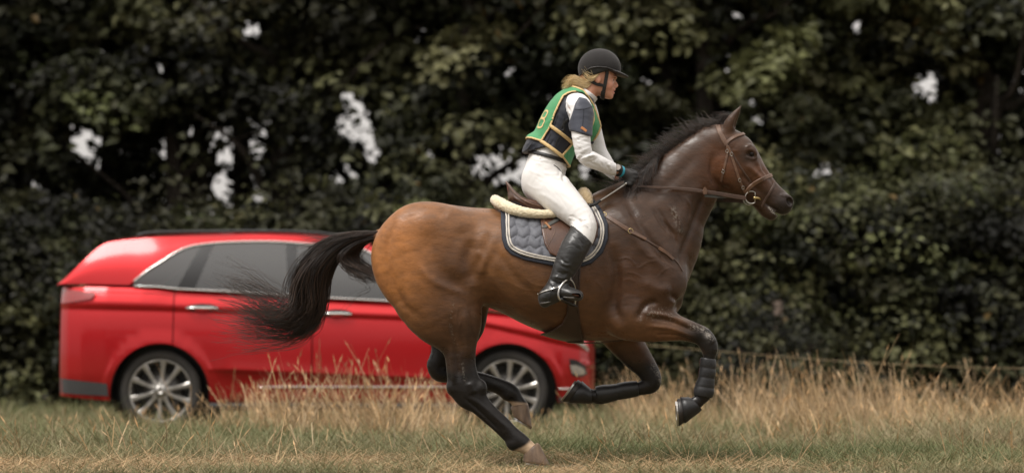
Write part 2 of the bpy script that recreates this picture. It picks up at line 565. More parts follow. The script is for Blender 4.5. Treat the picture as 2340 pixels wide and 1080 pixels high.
M_grass = mat_vcol('grass_blades', rough=.6, spec=.25, trans=.25)
M_straw = mat_vcol('straw_stalks', rough=.6, spec=.25, trans=.12)
def in_view(x, y, m=.5):
    hw = (y - CAM_Y) * 1170 / FPX + m
    return np.abs(x) < hw
def blades(n, pos, h, w, lean, curl, col0, col1, segs=3, seed=0, leandir=None, z0=None):
    """n curved tapering blades; returns verts, tri/quads, colours"""
    rg = np.random.default_rng(seed)
    az = rg.random(n) * 2 * math.pi if leandir is None else leandir
    d = np.stack([np.cos(az), np.sin(az), np.zeros(n)], 1)
    wa = rg.random(n) * 2 * math.pi
    wdir = np.stack([np.cos(wa), np.sin(wa) * .5, np.zeros(n)], 1)
    t = np.linspace(0, 1, segs + 1)
    ang = lean[:, None] + curl[:, None] * t[None, :]
    ds = h[:, None] / segs
    hx_ = np.cumsum(np.sin(ang) * ds, 1) - np.sin(ang[:, :1]) * ds; hz_ = np.cumsum(np.cos(ang) * ds, 1) - np.cos(ang[:, :1]) * ds
    base = np.stack([pos[:, 0], pos[:, 1], gz(pos[:, 0], pos[:, 1]) - .005 if z0 is None else z0], 1)
    c = base[:, None, :] + d[:, None, :] * hx_[..., None] + np.array([0, 0, 1.0]) * hz_[..., None]
    ww = w[:, None] * (1 - t[None, :] ** 1.6) * .5 + .0003
    v = np.stack([c - wdir[:, None, :] * ww[..., None], c + wdir[:, None, :] * ww[..., None]], 2)          # n,segs+1,2,3
    b = (np.arange(n) * (segs + 1) * 2)[:, None] + (np.arange(segs) * 2)[None, :]
    q = np.stack([b, b + 1, b + 3, b + 2], -1).reshape(-1, 4)
    col = col0[:, None, :] + (col1 - col0)[:, None, :] * t[None, :, None]
    return v.reshape(-1, 3), q, np.repeat(col[:, :, None, :], 2, 2).reshape(-1, 3)
def clumpnoise(x, y, s, seed):
    r = np.random.default_rng(seed); o = np.zeros(len(x))
    for k in range(7):
        a = r.random() * 6.28; f = s * (.5 + r.random() * 1.2)
        o += np.sin(f * (x * math.cos(a) + y * math.sin(a)) + r.random() * 6.28)
    return o / 7 ** .5
CARX0, CARX1 = P(100, 900, CAR_Y)[0], P(1365, 900, CAR_Y)[0]
def under_car(x, y): return (x > CARX0 + .2) & (x < CARX1 - .1) & (y > CAR_Y + .1) & (y < CAR_Y + 1.9)
def pts_in(n, y0, y1, rg, power=1.0, m=2.0):
    y = y0 + (y1 - y0) * rg.random(n) ** power
    x = (rg.random(n) * 2 - 1) * ((y - CAM_Y) * 1170 / FPX + m)
    return x, y
def straw_mask(x, y):
    """where the mown straw lies: ragged swaths along the horse's track, thinning towards the long grass"""
    return np.clip(.75 - np.abs(y + .9) / 1.5 + .55 * clumpnoise(x * .55, y * 1.5, 2.6, 5) + .2 * clumpnoise(x, y, 7, 6), 0, 1) * np.clip((1.3 - y) / .8, 0, 1)
def by_hoof(x, y):
    return (np.abs(x - P(1222, 1060, -.15)[0]) < .26) & (y > -1.5) & (y < -.06)
rg = np.random.default_rng(101)
# --- green grass
V, Qs, Cs, off = [], [], [], 0
def push(v, q, c):
    global off
    V.append(v); Qs.append(q + off); Cs.append(c); off += len(v)
for (n, y0, y1, hm, wm, sd) in ((132000, -1.9, 3.0, .12, .0038, 1), (118000, 2.2, 9.6, .19, .0052, 2), (38000, 9.0, 22.0, .2, .010, 3)):
    x, y = pts_in(n, y0, y1, rg)
    k = ~under_car(x, y)
    tuft = clumpnoise(x, y, 3.2, 8)
    sm = straw_mask(x, y)
    k &= rg.random(n) < np.clip(.75 + .3 * tuft, .25, 1) * (1 - .72 * sm)
    x, y, tuft, sm = x[k], y[k], tuft[k], sm[k]; n = len(x)
    h = hm * (.45 + .9 * rg.random(n)) * (1 + .45 * tuft).clip(.35, 2.2) * (1 - .6 * sm) * np.where(by_hoof(x, y), .3, 1)
    dry = np.clip(.27 + .3 * clumpnoise(x, y, 1.7, 12) + .25 * rg.normal(size=n) + .5 * sm, 0, 1)[:, None]
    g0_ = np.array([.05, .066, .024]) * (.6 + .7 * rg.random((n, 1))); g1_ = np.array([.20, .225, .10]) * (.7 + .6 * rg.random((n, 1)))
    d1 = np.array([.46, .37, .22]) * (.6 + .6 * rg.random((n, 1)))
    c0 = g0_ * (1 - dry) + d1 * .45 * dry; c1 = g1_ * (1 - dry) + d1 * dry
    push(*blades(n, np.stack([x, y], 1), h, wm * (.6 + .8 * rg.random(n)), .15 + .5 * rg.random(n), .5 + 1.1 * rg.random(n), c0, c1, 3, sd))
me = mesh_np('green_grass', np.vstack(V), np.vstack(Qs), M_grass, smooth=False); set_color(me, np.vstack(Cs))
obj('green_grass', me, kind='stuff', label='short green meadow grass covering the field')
# --- matted dry straw lying on the ground
V, Qs, Cs, off = [], [], [], 0
for (n, y0, y1, sd, dens) in ((88000, -1.9, 1.2, 11, 1.0), (40000, 1.0, 9.4, 12, .5)):
    x, y = pts_in(n, y0, y1, rg)
    sm = straw_mask(x, y) if y1 < 2 else np.clip(.35 + .4 * clumpnoise(x, y, 2.0, 31), 0, 1)
    k = (rg.random(n) < (.12 + .88 * sm)) & ~under_car(x, y)
    x, y, sm = x[k], y[k], sm[k]; n = len(x)
    L_ = (.05 + .2 * rg.random(n) ** 1.5) * np.where(by_hoof(x, y), .45, 1)
    z0 = gz(x, y) + (.004 + .045 * rg.random(n) ** 2 * (.3 + sm)) * np.where(by_hoof(x, y), .2, 1)
    col = (np.array([.58, .395, .215]) + np.array([.14, .12, .08]) * rg.normal(size=(n, 1)) * .6).clip(.05, .75) * (.55 + .6 * rg.random((n, 1)))
    push(*blades(n, np.stack([x, y], 1), L_, .0022 + .002 * rg.random(n), 1.32 + .32 * rg.random(n), .22 * rg.normal(size=n), col * .8, col, 2, sd, z0=z0))
me = mesh_np('straw_litter', np.vstack(V), np.vstack(Qs), M_straw, smooth=False); set_color(me, np.vstack(Cs))
obj('straw_litter', me, kind='stuff', label='pale mown straw lying flat on the ground')
# --- tall dry stalks with seed heads, in leaning tussocks
V, Qs, Cs, off = [], [], [], 0
def stalks(xc, yc, n, hmax, spread, lean0, seed):
    r = np.random.default_rng(seed)
    x = xc + r.normal(size=n) * spread; y = yc + r.normal(size=n) * spread * .6
    h = hmax * (.35 + .65 * r.random(n) ** .8)
    az = np.where(r.random(n) < .7, lean0[0] + .7 * r.normal(size=n), r.random(n) * 6.28)
    lean = np.abs(lean0[1] + .26 * r.normal(size=n)) + (r.random(n) < .12) * .7; curl = .12 + .35 * r.random(n)
    col = np.array([.58, .41, .235]) * (.42 + .85 * r.random((n, 1))) * (1 + r.normal(size=(n, 1)) * np.array([.0, .04, .10]))
    v, q, c = blades(n, np.stack([x, y], 1), h, np.full(n, .0052) * (.55 + .9 * r.random(n)), lean, curl, col * .75, col, 4, seed, leandir=az)
    v = v.reshape(n, 5, 2, 3); ctr = v.mean(2, keepdims=True)
    ww = np.array([1.0, .95, .85, .7, .5])[None, :, None, None]
    dirv = np.sign(v - ctr) * 0 + (v[:, :1] - ctr[:, :1])
    v = ctr + dirv * ww
    push(v.reshape(-1, 3), q, c)
    # seed heads: a slim spindle of three crossed blades at the tip
    hd = np.nonzero(r.random(n) < .35)[0]
    for th in (0, 1.05, 2.1):
        tip = ctr[hd, 4, 0]; d = tip - ctr[hd, 3, 0]; d /= np.linalg.norm(d, axis=1, keepdims=True)
        u = np.stack([np.full(len(hd), math.cos(th)), np.full(len(hd), math.sin(th)), np.zeros(len(hd))], 1)
        hl = (.03 + .05 * r.random((len(hd), 1))); w = .0045
        pv_ = np.stack([tip - d * hl * .1, tip + d * hl * .4 + u * w, tip + d * hl, tip + d * hl * .4 - u * w], 1)
        q2 = (np.arange(len(hd)) * 4)[:, None] + np.arange(4)[None, :]
        push(pv_.reshape(-1, 3), q2, np.repeat(col[hd] * 1.12, 4, 0))
rgs = np.random.default_rng(77)
tus = []
for _ in range(150):                                              # in front of the car and right of it
    y = 4.2 + 4.2 * rgs.random(); hw = (y - CAM_Y) * 1170 / FPX + 2.0
    x = (rgs.random() * 2 - 1) * hw
    px = 1170 + x / ((y - CAM_Y) / FPX)
    tall = .30
    if 560 < px < 1060: tall = .56
    elif px >= 1360: tall = .46
    elif px < 420: tall = .26
    elif 1060 <= px < 1360: tall = .26
    tus.append((x, y, tall * (.6 + .6 * rgs.random()), int(6 + 18 * rgs.random())))
for _ in range(150):                                              # thick dry stand right of the car
    y = 5.0 + 8.0 * rgs.random(); hw = (y - CAM_Y) * 1170 / FPX + 2.0
    x0 = P(1390, 900, y)[0]; x = x0 + (hw - x0) * rgs.random()
    tus.append((x, y, .66 * (.45 + .7 * rgs.random()), int(12 + 24 * rgs.random())))
for px, py, y, h in ((800, 0, 5.6, .80), (690, 0, 6.0, .66), (840, 0, 6.4, .72), (930, 0, 5.2, .7), (970, 0, 6.2, .66), (1010, 0, 5.6, .5), (650, 0, 5.0, .5), (760, 0, 5.0, .55),
                     (880, 0, 5.0, .55), (560, 0, 6.2, .42), (1975, 0, 5.5, .85), (1900, 0, 6, .7), (1720, 0, 7, .72), (1780, 0, 6.4, .7), (1850, 0, 5.2, .62), (1640, 0, 7.0, .66)):
    tus.append((P(px, 900, y)[0], y, h, 42))
for _ in range(34):
    y = 4.6 + 3.2 * rgs.random(); px = 570 + 500 * rgs.random()
    tus.append((P(px, 900, y)[0], y, .5 * (.6 + .6 * rgs.random()), int(14 + 26 * rgs.random())))
for _ in range(90):                                               # scattered bent stalks over the nearer green
    y = .2 + 4.2 * rgs.random(); hw = (y - CAM_Y) * 1170 / FPX + .3; x = (rgs.random() * 2 - 1) * hw
    if abs(x - P(1222, 1000, y)[0]) < .3 and y < .6: continue
    tus.append((x, y, .24 * (.6 + .6 * rgs.random()), int(3 + 7 * rgs.random())))
for i_, (x, y, h, n) in enumerate(tus):
    if under_car(x, y): continue
    stalks(x, y, n, h, .09 + .10 * rgs.random(), (3.5 + 1.6 * rgs.normal(), .18 + .30 * rgs.random()), 1000 + i_)
# single stalks by the rear wheel
for px, y, h, a in ((430, 6.4, .72, .02), (455, 6.2, .45, .3), (410, 6.0, .3, .5), (540, 6.0, .35, .1)):
    stalks(P(px, 900, y)[0], y, 3, h, .01, (0, a), int(px))
me = mesh_np('dry_tall_grass', np.vstack(V), np.vstack(Qs), M_straw, smooth=False); set_color(me, np.vstack(Cs))
obj('dry_tall_grass', me, kind='stuff', label='tall dry blond grass stalks with seed heads')
# ================================================================== TREES, BUSHES, FENCE
M_leaf = mat_vcol('leaves', rough=.55, spec=.3, trans=.22)
M_bark = mat_simple('bark', (.055, .042, .032), .95, bump=1.0, bscale=22, col2=(.028, .022, .017), vscale=9, stretch=(1, 1, .25), bdist=.03)
def leaf_mesh(name, pos, nrm, size, col, seed):
    """one folded, pointed leaf of two quads per position"""
    r = np.random.default_rng(seed); n = len(pos)
    a = r.normal(size=(n, 3)); T = np.cross(nrm, a); T /= np.linalg.norm(T, axis=1, keepdims=True) + 1e-9
    B = np.cross(nrm, T)
    L_ = size[:, None]; W = size[:, None] * .36
    base = pos - T * L_ * .5; tip = pos + T * L_ * .5 - nrm * L_ * .12
    l1 = pos - T * L_ * .12 + B * W + nrm * W * .35; r1 = pos - T * L_ * .12 - B * W + nrm * W * .35
    v = np.stack([base, r1, tip, l1], 1).reshape(-1, 3)
    b = (np.arange(n) * 4)[:, None]
    tri = np.vstack([b + np.array([0, 1, 2]), b + np.array([0, 2, 3])])
    me = mesh_np(name, v, tri, M_leaf, smooth=False)
    set_color(me, np.repeat(col, 4, 0))
    return me
# openings where the sky shows through under and between the crowns: (px, py, rx, ry)
GAPS = [(550, 350, 95, 115), (500, 330, 46, 66), (835, 330, 46, 66), (1190, 395, 66, 44), (600, 300, 30, 40), (510, 420, 60, 50), (815, 260, 52, 95), (790, 400, 50, 38), (1140, 385, 95, 50), (660, 120, 16, 12), (920, 150, 14, 12), (1660, 160, 14, 12), (1900, 150, 14, 12), (1330, 395, 60, 40), (1740, 275, 48, 62), (380, 150, 34, 52), (385, 340, 30, 70), (575, 70, 45, 50), (1010, 355, 40, 30),
        (440, 310, 14, 50), (610, 440, 26, 20), (1960, 60, 22, 25), (1165, 165, 16, 14), (880, 420, 30, 20), (1690, 30, 22, 12), (190, 330, 46, 60), (235, 380, 30, 40), (60, 420, 50, 30), (2120, 200, 40, 50), (2270, 330, 30, 40), (255, 110, 30, 30), (1005, 420, 30, 25)]
def gap_keep(c, r, soft=1.0):
    px, py = world_to_px2(c)
    keep = np.ones(len(c))
    rag = .46 * np.sin(c[:, 0] * 9 + 2 * np.sin(c[:, 2] * 5)) * np.sin(c[:, 2] * 11 + 1.7 * np.sin(c[:, 0] * 6)) + .26 * np.sin(c[:, 0] * 23 + c[:, 2] * 17) * np.sin(c[:, 2] * 27 - c[:, 0] * 9)
    for x, y, rx, ry in GAPS:
        q = np.hypot((px - x) / rx, (py - y) / ry)
        keep = np.minimum(keep, np.clip((q - .62 + rag) / .55, .02, 1))
    return r.random(len(c)) < keep
def world_to_px2(co):
    d = co - np.array([0, CAM_Y, CAM_Z])
    f = d[:, 1] * _cp + d[:, 2] * _sp; u = -d[:, 1] * _sp + d[:, 2] * _cp
    return 1170 + FPX * d[:, 0] / f, 540 - FPX * u / f
def leaf_cloud(centres, radii, per, size, tone, seed, gaps=True):
    """boughs: leaves spread over the upper, outer side of flattened clumps, a few inside"""
    r = np.random.default_rng(seed)
    n = len(centres) * per
    ci = np.repeat(np.arange(len(centres)), per)
    u = r.normal(size=(n, 3)); u[:, 2] = u[:, 2] * .8 + .35; u /= np.linalg.norm(u, axis=1, keepdims=True)
    rad = np.where(r.random((n, 1)) < .75, .72 + .36 * r.random((n, 1)), r.random((n, 1)))
    tilt = r.normal(size=(len(centres), 2)) * .25
    p = u * rad * radii[ci] * np.array([1.2, 1.2, .55])
    p[:, 2] += p[:, 0] * tilt[ci, 0] + p[:, 1] * tilt[ci, 1]
    p += centres[ci] + .05 * np.sin(p[:, [1, 2, 0]] * 14)
    nrm = u * .7 + np.array([0, 0, .7]) + r.normal(size=(n, 3)) * .4
    nrm /= np.linalg.norm(nrm, axis=1, keepdims=True)
    if gaps:
        k = gap_keep(p, r); p, nrm, ci = p[k], nrm[k], ci[k]
    n = len(p)
    ct = tone[0] + (tone[1] - tone[0]) * np.random.default_rng(seed + 1).random((len(centres), 1)) ** 2.0  # clump tones skewed dark: lit and shaded boughs put into the leaf colour
    hue = 1 + np.random.default_rng(seed + 2).normal(size=(len(centres), 1)) * np.array([.09, .05, .10])
    col = np.clip(ct * hue, .004, 1)[ci] * (.6 + .8 * r.random((n, 1)))
    yel = r.random(n) < .003
    col[yel] = np.array([.15, .10, .035])
    return p, nrm, size * (.6 + .8 * r.random(n)), col
def bark_tube(bm_v, bm_q, pts, r, sides=9):
    p = catmull(pts, 4); rr = np.interp(np.linspace(0, 1, len(p)), np.linspace(0, 1, len(r)), r)
    T = np.gradient(p, axis=0); T /= np.linalg.norm(T, axis=1, keepdims=True)
    off_ = sum(len(v) for v in bm_v); a = np.arange(sides) / sides * 6.2832
    U = np.cross(T, [.13, .9, .2]); U /= np.linalg.norm(U, axis=1, keepdims=True); W = np.cross(T, U)
    v = p[:, None, :] + rr[:, None, None] * (U[:, None, :] * np.cos(a)[None, :, None] + W[:, None, :] * np.sin(a)[None, :, None]) * (1 + .10 * np.sin(a * 3 + 1))[None, :, None]
    k = np.arange(sides); k2 = (k + 1) % sides
    bm_v.append(v.reshape(-1, 3))
    bm_q.append(np.vstack([np.stack([i * sides + k, i * sides + k2, (i + 1) * sides + k2, (i + 1) * sides + k], 1) for i in range(len(p) - 1)]) + off_)
DARK = (np.array([.006, .0065, .0035]), np.array([.092, .094, .045]))
DEEP_SHADE = (np.array([.004, .0045, .0025]), np.array([.022, .022, .011]))  # back row only: shade between the crowns put into the leaf colour
MID = (np.array([.013, .0155, .0065]), np.array([.165, .168, .075]))
LITE = (np.array([.024, .027, .011]), np.array([.21, .21, .095]))
def tree(px, Y, r0, label, tone, seed, z_lo=2.6, z_hi=9.5, rx=2.6, ry=1.6, n_cl=78, per=260, lsize=.155, fork=True, low=0, leanx=0.0):
    r = np.random.default_rng(seed)
    x0 = P(px, 800, Y)[0]; zg = float(gz(x0, Y))
    T_ = empty('tree', (x0, Y, zg)); tag(T_, label, 'tree', 'trees in the row behind the hedge')
    bv, bq = [], []
    top = z_hi * .8
    bark_tube(bv, bq, [(x0, Y, zg - .1), (x0 + .06 * r.normal() + leanx * .3, Y, 1.6), (x0 + .1 * r.normal() + leanx * .6, Y + .1 * r.normal(), 3.2), (x0 + .2 * r.normal() + leanx, Y, top)], [r0 * 1.35, r0, r0 * .85, r0 * .25], 12)
    for k in range(9):
        z = 1.9 + (top - 2.2) * (k + r.random()) / 9; a = r.random() * 6.28 if k % 2 else (-1.9 + .9 * r.normal())
        ln = (1.0 + 1.4 * r.random()) * min(1, rx / 2.2)
        d = np.array([math.cos(a) * 1.0, math.sin(a) * .7, .45 + .3 * r.random()])
        p0 = np.array([x0 + leanx * z / top, Y, z])
        bark_tube(bv, bq, [p0, p0 + d * ln * .35 + [0, 0, .1], p0 + d * ln * .7 + r.normal(size=3) * .12, p0 + d * ln * 1.15 + r.normal(size=3) * .2], [r0 * .38, r0 * .26, r0 * .16, r0 * .05], 7)
    obj('trunk', mesh_np('trunk', np.vstack(bv), np.vstack(bq), M_bark), T_)
    # crown: leaf clumps on an uneven, layered volume
    cl = []
    while len(cl) < n_cl:
        u = r.random(3) * 2 - 1
        z = z_lo + (z_hi - z_lo) * (u[2] * .5 + .5)
        prof = math.sin(math.pi * min(1, .18 + .75 * (z - z_lo) / (z_hi - z_lo))) ** .6
        if u[0] ** 2 + u[1] ** 2 > 1: continue
        cl.append((x0 + leanx * z / top + u[0] * rx * prof, Y + u[1] * ry * prof, z))
    for k in range(low):
        cl.append((x0 + r.normal() * rx * .6, Y - ry * .6 + r.normal() * .4, z_lo - 1.4 * r.random()))
    cl = np.array(cl); rad = (.34 + .6 * r.random((len(cl), 1)) ** 1.2)
    p, nn, s, c = leaf_cloud(cl, rad, per, lsize, tone, seed + 5)
    obj('crown', leaf_mesh('crown', p, nn, s, c, seed + 6), T_)
def bush(px, Y, h, rx, label, tone, seed, per=130, ncl=46, lsize=.085, gaps=False, ry=.7):
    r = np.random.default_rng(seed)
    x0 = P(px, 800, Y)[0]; zg = float(gz(x0, Y))
    B_ = empty('bush', (x0, Y, zg)); tag(B_, label, 'bush', 'bushes of the hedge below the trees')
    u = r.random((ncl, 3)) * 2 - 1
    cl = np.stack([x0 + u[:, 0] * rx, Y + u[:, 1] * ry, zg + .12 + (u[:, 2] * .5 + .5) * h * (1 - .35 * np.abs(u[:, 0]) ** 2)], 1)
    rad = (.2 + .48 * r.random((ncl, 1)) ** 1.4)
    p, nn, s, c = leaf_cloud(cl, rad, per, lsize, tone, seed + 5, gaps)
    p[:, 2] = np.maximum(p[:, 2], zg + .02)
    obj('foliage', leaf_mesh('foliage', p, nn, s, c, seed + 6), B_)
    bv, bq = [], []
    for k in range(5):
        bark_tube(bv, bq, [(x0 + .1 * r.normal(), Y + .1 * r.normal(), zg - .05), (x0 + .25 * r.normal(), Y + .1 * r.normal(), zg + h * .4), (x0 + .5 * rx * r.normal(), Y + .2 * r.normal(), zg + h * .9)], [.03, .02, .006], 5)
    obj('stem', mesh_np('stem', np.vstack(bv), np.vstack(bq), M_bark), B_)
TREES = [  # px, Y, r0, tone, label, kwargs
    (60, 23.5, .20, DARK, 'dark tree behind the tail end of the red car', dict(z_lo=2.6)),
    (250, 25.0, .17, DARK, 'slim dark tree with thin crown behind the red car boot', dict(z_lo=2.8)),
    (395, 23.0, .15, MID, 'tree with pale lower leaves above the rear window of the car', dict(z_lo=3.4, n_cl=100)),
    (455, 23.4, .16, DARK, 'dark slim trunk standing close beside its pale leaved neighbour tree', dict(z_lo=3.4, n_cl=100)),
    (680, 22.6, .27, DARK, 'thick brown trunked tree rising behind the car roof', dict(z_lo=3.0, rx=2.4, low=4)),
    (890, 24.0, .26, DARK, 'dark tree rising behind the croup of the horse', dict(z_lo=2.3, rx=2.4, low=16)),
    (1075, 22.0, .16, MID, 'leafy mid green tree with low boughs behind the saddle', dict(z_lo=2.9, low=26, rx=2.0)),
    (1305, 23.2, .20, MID, 'tree whose bare trunk shows beneath the arm of the rider', dict(z_lo=2.5, rx=2.2, low=10)),
    (1500, 22.2, .22, MID, 'mid green tree behind the mane of the horse', dict(z_lo=2.3, rx=2.3, low=30)),
    (1640, 21.6, .18, LITE, 'paler green tree rising above the ears of the horse', dict(z_lo=2.6, rx=2.0, low=20)),
    (1850, 22.5, .24, MID, 'broad tree beyond the muzzle of the horse', dict(z_lo=2.2, rx=2.3, low=36)),
    (2060, 23.5, .22, DARK, 'dark tree on the far side of the tall dry grass', dict(z_lo=2.4, rx=2.4, low=30)),
    (2270, 22.4, .22, MID, 'mid green tree closing the row beyond the fence', dict(z_lo=2.4, rx=2.3, low=30)),
]
for i_, (px, Y, r0, tone, lab, kw) in enumerate(TREES):
    tree(px, Y, r0, lab, tone, 300 + i_ * 17, **kw)
for i_, (px, lab) in enumerate(((-130, 'first tree of the row past the tail of the car'), (-390, 'second tree of the row past the tail of the car'), (-660, 'third tree of the row past the tail of the car'),
                                (2480, 'first tree of the row past the end of the tape'), (2740, 'second tree of the row past the end of the tape'), (3010, 'third tree of the row past the end of the tape'))):
    tree(px, 23.0 + .6 * (i_ % 2), .2, lab, MID if i_ % 2 else DARK, 1500 + i_ * 19, z_lo=2.3, rx=2.5, low=24, n_cl=64, per=220, lsize=.17)
# a second, deeper row that closes the wood behind
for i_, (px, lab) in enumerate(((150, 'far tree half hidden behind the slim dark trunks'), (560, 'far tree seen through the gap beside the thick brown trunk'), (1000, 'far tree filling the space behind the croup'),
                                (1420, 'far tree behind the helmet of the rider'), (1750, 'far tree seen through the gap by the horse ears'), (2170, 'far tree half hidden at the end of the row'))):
    tree(px, 28.5, .2, lab, DEEP_SHADE, 900 + i_ * 13, z_lo=2.4, z_hi=11, rx=2.7, n_cl=120, per=150, lsize=.17)
BUSH = [(20, 19.0, 1.9, 1.2, MID), (200, 19.3, 2.0, 1.3, DARK), (400, 19.0, 2.0, 1.2, DARK), (560, 19.2, 1.9, 1.1, MID), (720, 19.0, 2.1, 1.2, DARK), (880, 19.4, 2.0, 1.2, DARK), (1040, 19.0, 2.2, 1.2, MID), (1190, 19.4, 2.0, 1.1, DARK),
        (1330, 19.1, 2.1, 1.1, DARK), (1470, 19.0, 2.5, 1.2, MID), (1600, 18.6, 2.7, 1.2, MID), (1720, 18.8, 2.9, 1.1, MID), (1850, 18.5, 2.8, 1.2, MID), (1980, 18.8, 2.9, 1.2, MID), (2110, 18.6, 2.7, 1.2, DARK), (2250, 18.9, 2.8, 1.2, MID), (2340, 18.4, 2.4, 1.0, DARK)]
BUSH_AT = ['behind the tail light of the car', 'behind the boot of the car', 'above the rear side window of the car', 'behind the middle of the car roof', 'behind the front of the car roof', 'behind the dock of the horse',
           'behind the croup of the horse', 'behind the saddle cantle', 'behind the knee of the rider', 'behind the shoulder of the horse', 'just below the chest of the horse', 'close beside the weathered post on the horse side', 'close beside the weathered post on the open side',
           'above the tall dry grass past the post', 'second past the weathered post above the dry grass', 'third past the weathered post above the dry grass', 'at the far end of the fence tape']
for i_, (px, Y, h, rx, tone) in enumerate(BUSH):
    bush(px, Y, h * (1.25 if px < 1400 else 1.0), rx, ('mid green' if tone is MID else 'dark green') + ' hedge bush ' + BUSH_AT[i_], tone, 600 + i_ * 11, ncl=int(30 * h), per=170, lsize=.10)
for i_, (px, lab) in enumerate(((-150, 'first hedge bush past the tail of the car'), (-330, 'second hedge bush past the tail of the car'), (-520, 'third hedge bush past the tail of the car'), (-710, 'fourth hedge bush past the tail of the car'),
                                (2480, 'first hedge bush past the end of the tape'), (2650, 'second hedge bush past the end of the tape'), (2830, 'third hedge bush past the end of the tape'), (3010, 'fourth hedge bush past the end of the tape'))):
    bush(px, 19.0, 2.5, 1.4, lab, MID if i_ % 2 else DARK, 1700 + i_ * 7, ncl=70, per=130, lsize=.12)
# fence: weathered posts and a sagging tape
M_post = mat_simple('weathered_post', (.20, .15, .12), .9, bump=.6, bscale=30, col2=(.12, .09, .07), vscale=7, stretch=(1, 1, .2))
M_tape = mat_simple('fence_tape', (.42, .32, .18), .7)
FY = 17.3
for px, ptop, lab in ((1777, 686, 'weathered grey post rising out of the hedge foot'),):
    c = P(px, ptop, FY); zg = float(gz(c[0], FY))
    bm = bmesh.new()
    bmesh.ops.create_cone(bm, cap_ends=True, segments=14, radius1=.068, radius2=.06, depth=c[2] - zg + .1)
    for v in bm.verts: v.co.z += (c[2] + zg - .1) / 2 ; v.co.x *= 1 + .05 * math.sin(v.co.z * 9)
    bmesh.ops.bevel(bm, geom=[e for e in bm.edges if all(v.co.z > c[2] - .02 for v in e.verts)], offset=.012, segments=2, affect='EDGES')
    me = bpy.data.meshes.new('fence_post'); bm.to_mesh(me); bm.free(); me.materials.append(M_post)
    o = obj('fence_post', me); o.location = (c[0], FY, 0)
    tag(o, lab, 'post')
bush(1765, 16.4, .95, .7, 'low dark green shrub hiding the foot of the weathered post', DARK, 881, ncl=24, per=150, lsize=.07, ry=.3)
TY_ = 11.0
tp = np.array([P(x, y, TY_ + (1980 - x) * .004) for x, y in [(1350, 776), (1480, 788), (1640, 802), (1800, 815), (1980, 828), (2200, 838), (2420, 842)]])
o = tube_obj('fence_tape', tp, .0018, M_tape, None, 6); tag(o, 'straw coloured fence tape stretched above the dry grass', 'tape')

# unseen wood added behind the camera to darken reflections in paint, glass and coat
rw = np.random.default_rng(4242); nW = 9000
cw = np.stack([rw.uniform(-70, 70, 260), -48 + rw.normal(size=260) * 2.0, rw.uniform(.5, 11.5, 260)], 1)
iw = rw.integers(0, 260, nW); pw = cw[iw] + rw.normal(size=(nW, 3)) * np.array([1.5, 1.0, .9]); pw[:, 2] = np.abs(pw[:, 2])
nw_ = rw.normal(size=(nW, 3)) + np.array([0, .8, .4]); nw_ /= np.linalg.norm(nw_, axis=1, keepdims=True)
obj('unseen_wood', leaf_mesh('unseen_wood', pw, nw_, .8 + .6 * rw.random(nW), np.array([.03, .035, .016]) * (.5 + rw.random((nW, 1))), 77), kind='stuff', label='unseen wood added behind the camera for dark reflections')
# ================================================================== RED CAR
SCAR = (CAR_Y - CAM_Y) / FPX
CAR_W = 1.90
M_paint, nt, b = new_mat('red_paint')
b.inputs['Base Color'].default_value = (.45, .009, .013, 1); b.inputs['Metallic'].default_value = .5; b.inputs['Roughness'].default_value = .33
b.inputs['Coat Weight'].default_value = .5; b.inputs['Coat Roughness'].default_value = .10; b.inputs['Specular IOR Level'].default_value = .25
# road dust on the lower panels
dn = nt.nodes.new('ShaderNodeTexNoise'); dn.inputs['Scale'].default_value = 7; dn.inputs['Detail'].default_value = 8; dn.inputs['Roughness'].default_value = .7
dtc = nt.nodes.new('ShaderNodeTexCoord'); nt.links.new(dtc.outputs['Object'], dn.inputs['Vector'])
dsp = nt.nodes.new('ShaderNodeSeparateXYZ'); nt.links.new(dtc.outputs['Object'], dsp.inputs[0])
dmr = nt.nodes.new('ShaderNodeMapRange'); dmr.inputs['From Min'].default_value = .75; dmr.inputs['From Max'].default_value = .12; dmr.inputs['To Max'].default_value = .42
nt.links.new(dsp.outputs['Z'], dmr.inputs['Value'])
dmu = nt.nodes.new('ShaderNodeMath'); dmu.operation = 'MULTIPLY'; nt.links.new(dn.outputs['Fac'], dmu.inputs[0]); nt.links.new(dmr.outputs[0], dmu.inputs[1])
dmx = nt.nodes.new('ShaderNodeMix'); dmx.data_type = 'RGBA'; dmx.inputs[6].default_value = (.45, .009, .013, 1); dmx.inputs[7].default_value = (.13, .06, .04, 1)
nt.links.new(dmu.outputs[0], dmx.inputs[0]); nt.links.new(dmx.outputs[2], b.inputs['Base Color'])
n_ = nt.nodes.new('ShaderNodeTexNoise'); n_.inputs['Scale'].default_value = 1.6; n_.inputs['Detail'].default_value = 3
tc_ = nt.nodes.new('ShaderNodeTexCoord'); nt.links.new(tc_.outputs['Object'], n_.inputs['Vector'])
bp_ = nt.nodes.new('ShaderNodeBump'); bp_.inputs['Strength'].default_value = .05; bp_.inputs['Distance'].default_value = .05
nt.links.new(n_.outputs['Fac'], bp_.inputs['Height']); nt.links.new(bp_.outputs[0], b.inputs['Normal'])
M_chrome = mat_simple('chrome', (.78, .77, .75), .12, 1.0)
M_trimblk = mat_simple('black_trim', (.012, .012, .013), .35, bump=.1)
M_plast = mat_simple('grey_plastic', (.05, .05, .052), .6, bump=.3, bscale=300)
M_tyre = mat_simple('tyre', (.018, .017, .016), .8, bump=.5, bscale=90, col2=(.04, .035, .03), vscale=6)
M_alloy = mat_simple('alloy', (.55, .53, .5), .3, .85, var=.25, vscale=12)
M_int = mat_simple('car_interior', (.035, .033, .03), .8)
M_lamp = mat_simple('lamp_lens', (.5, .5, .5), .08, .6, coat=1.0)
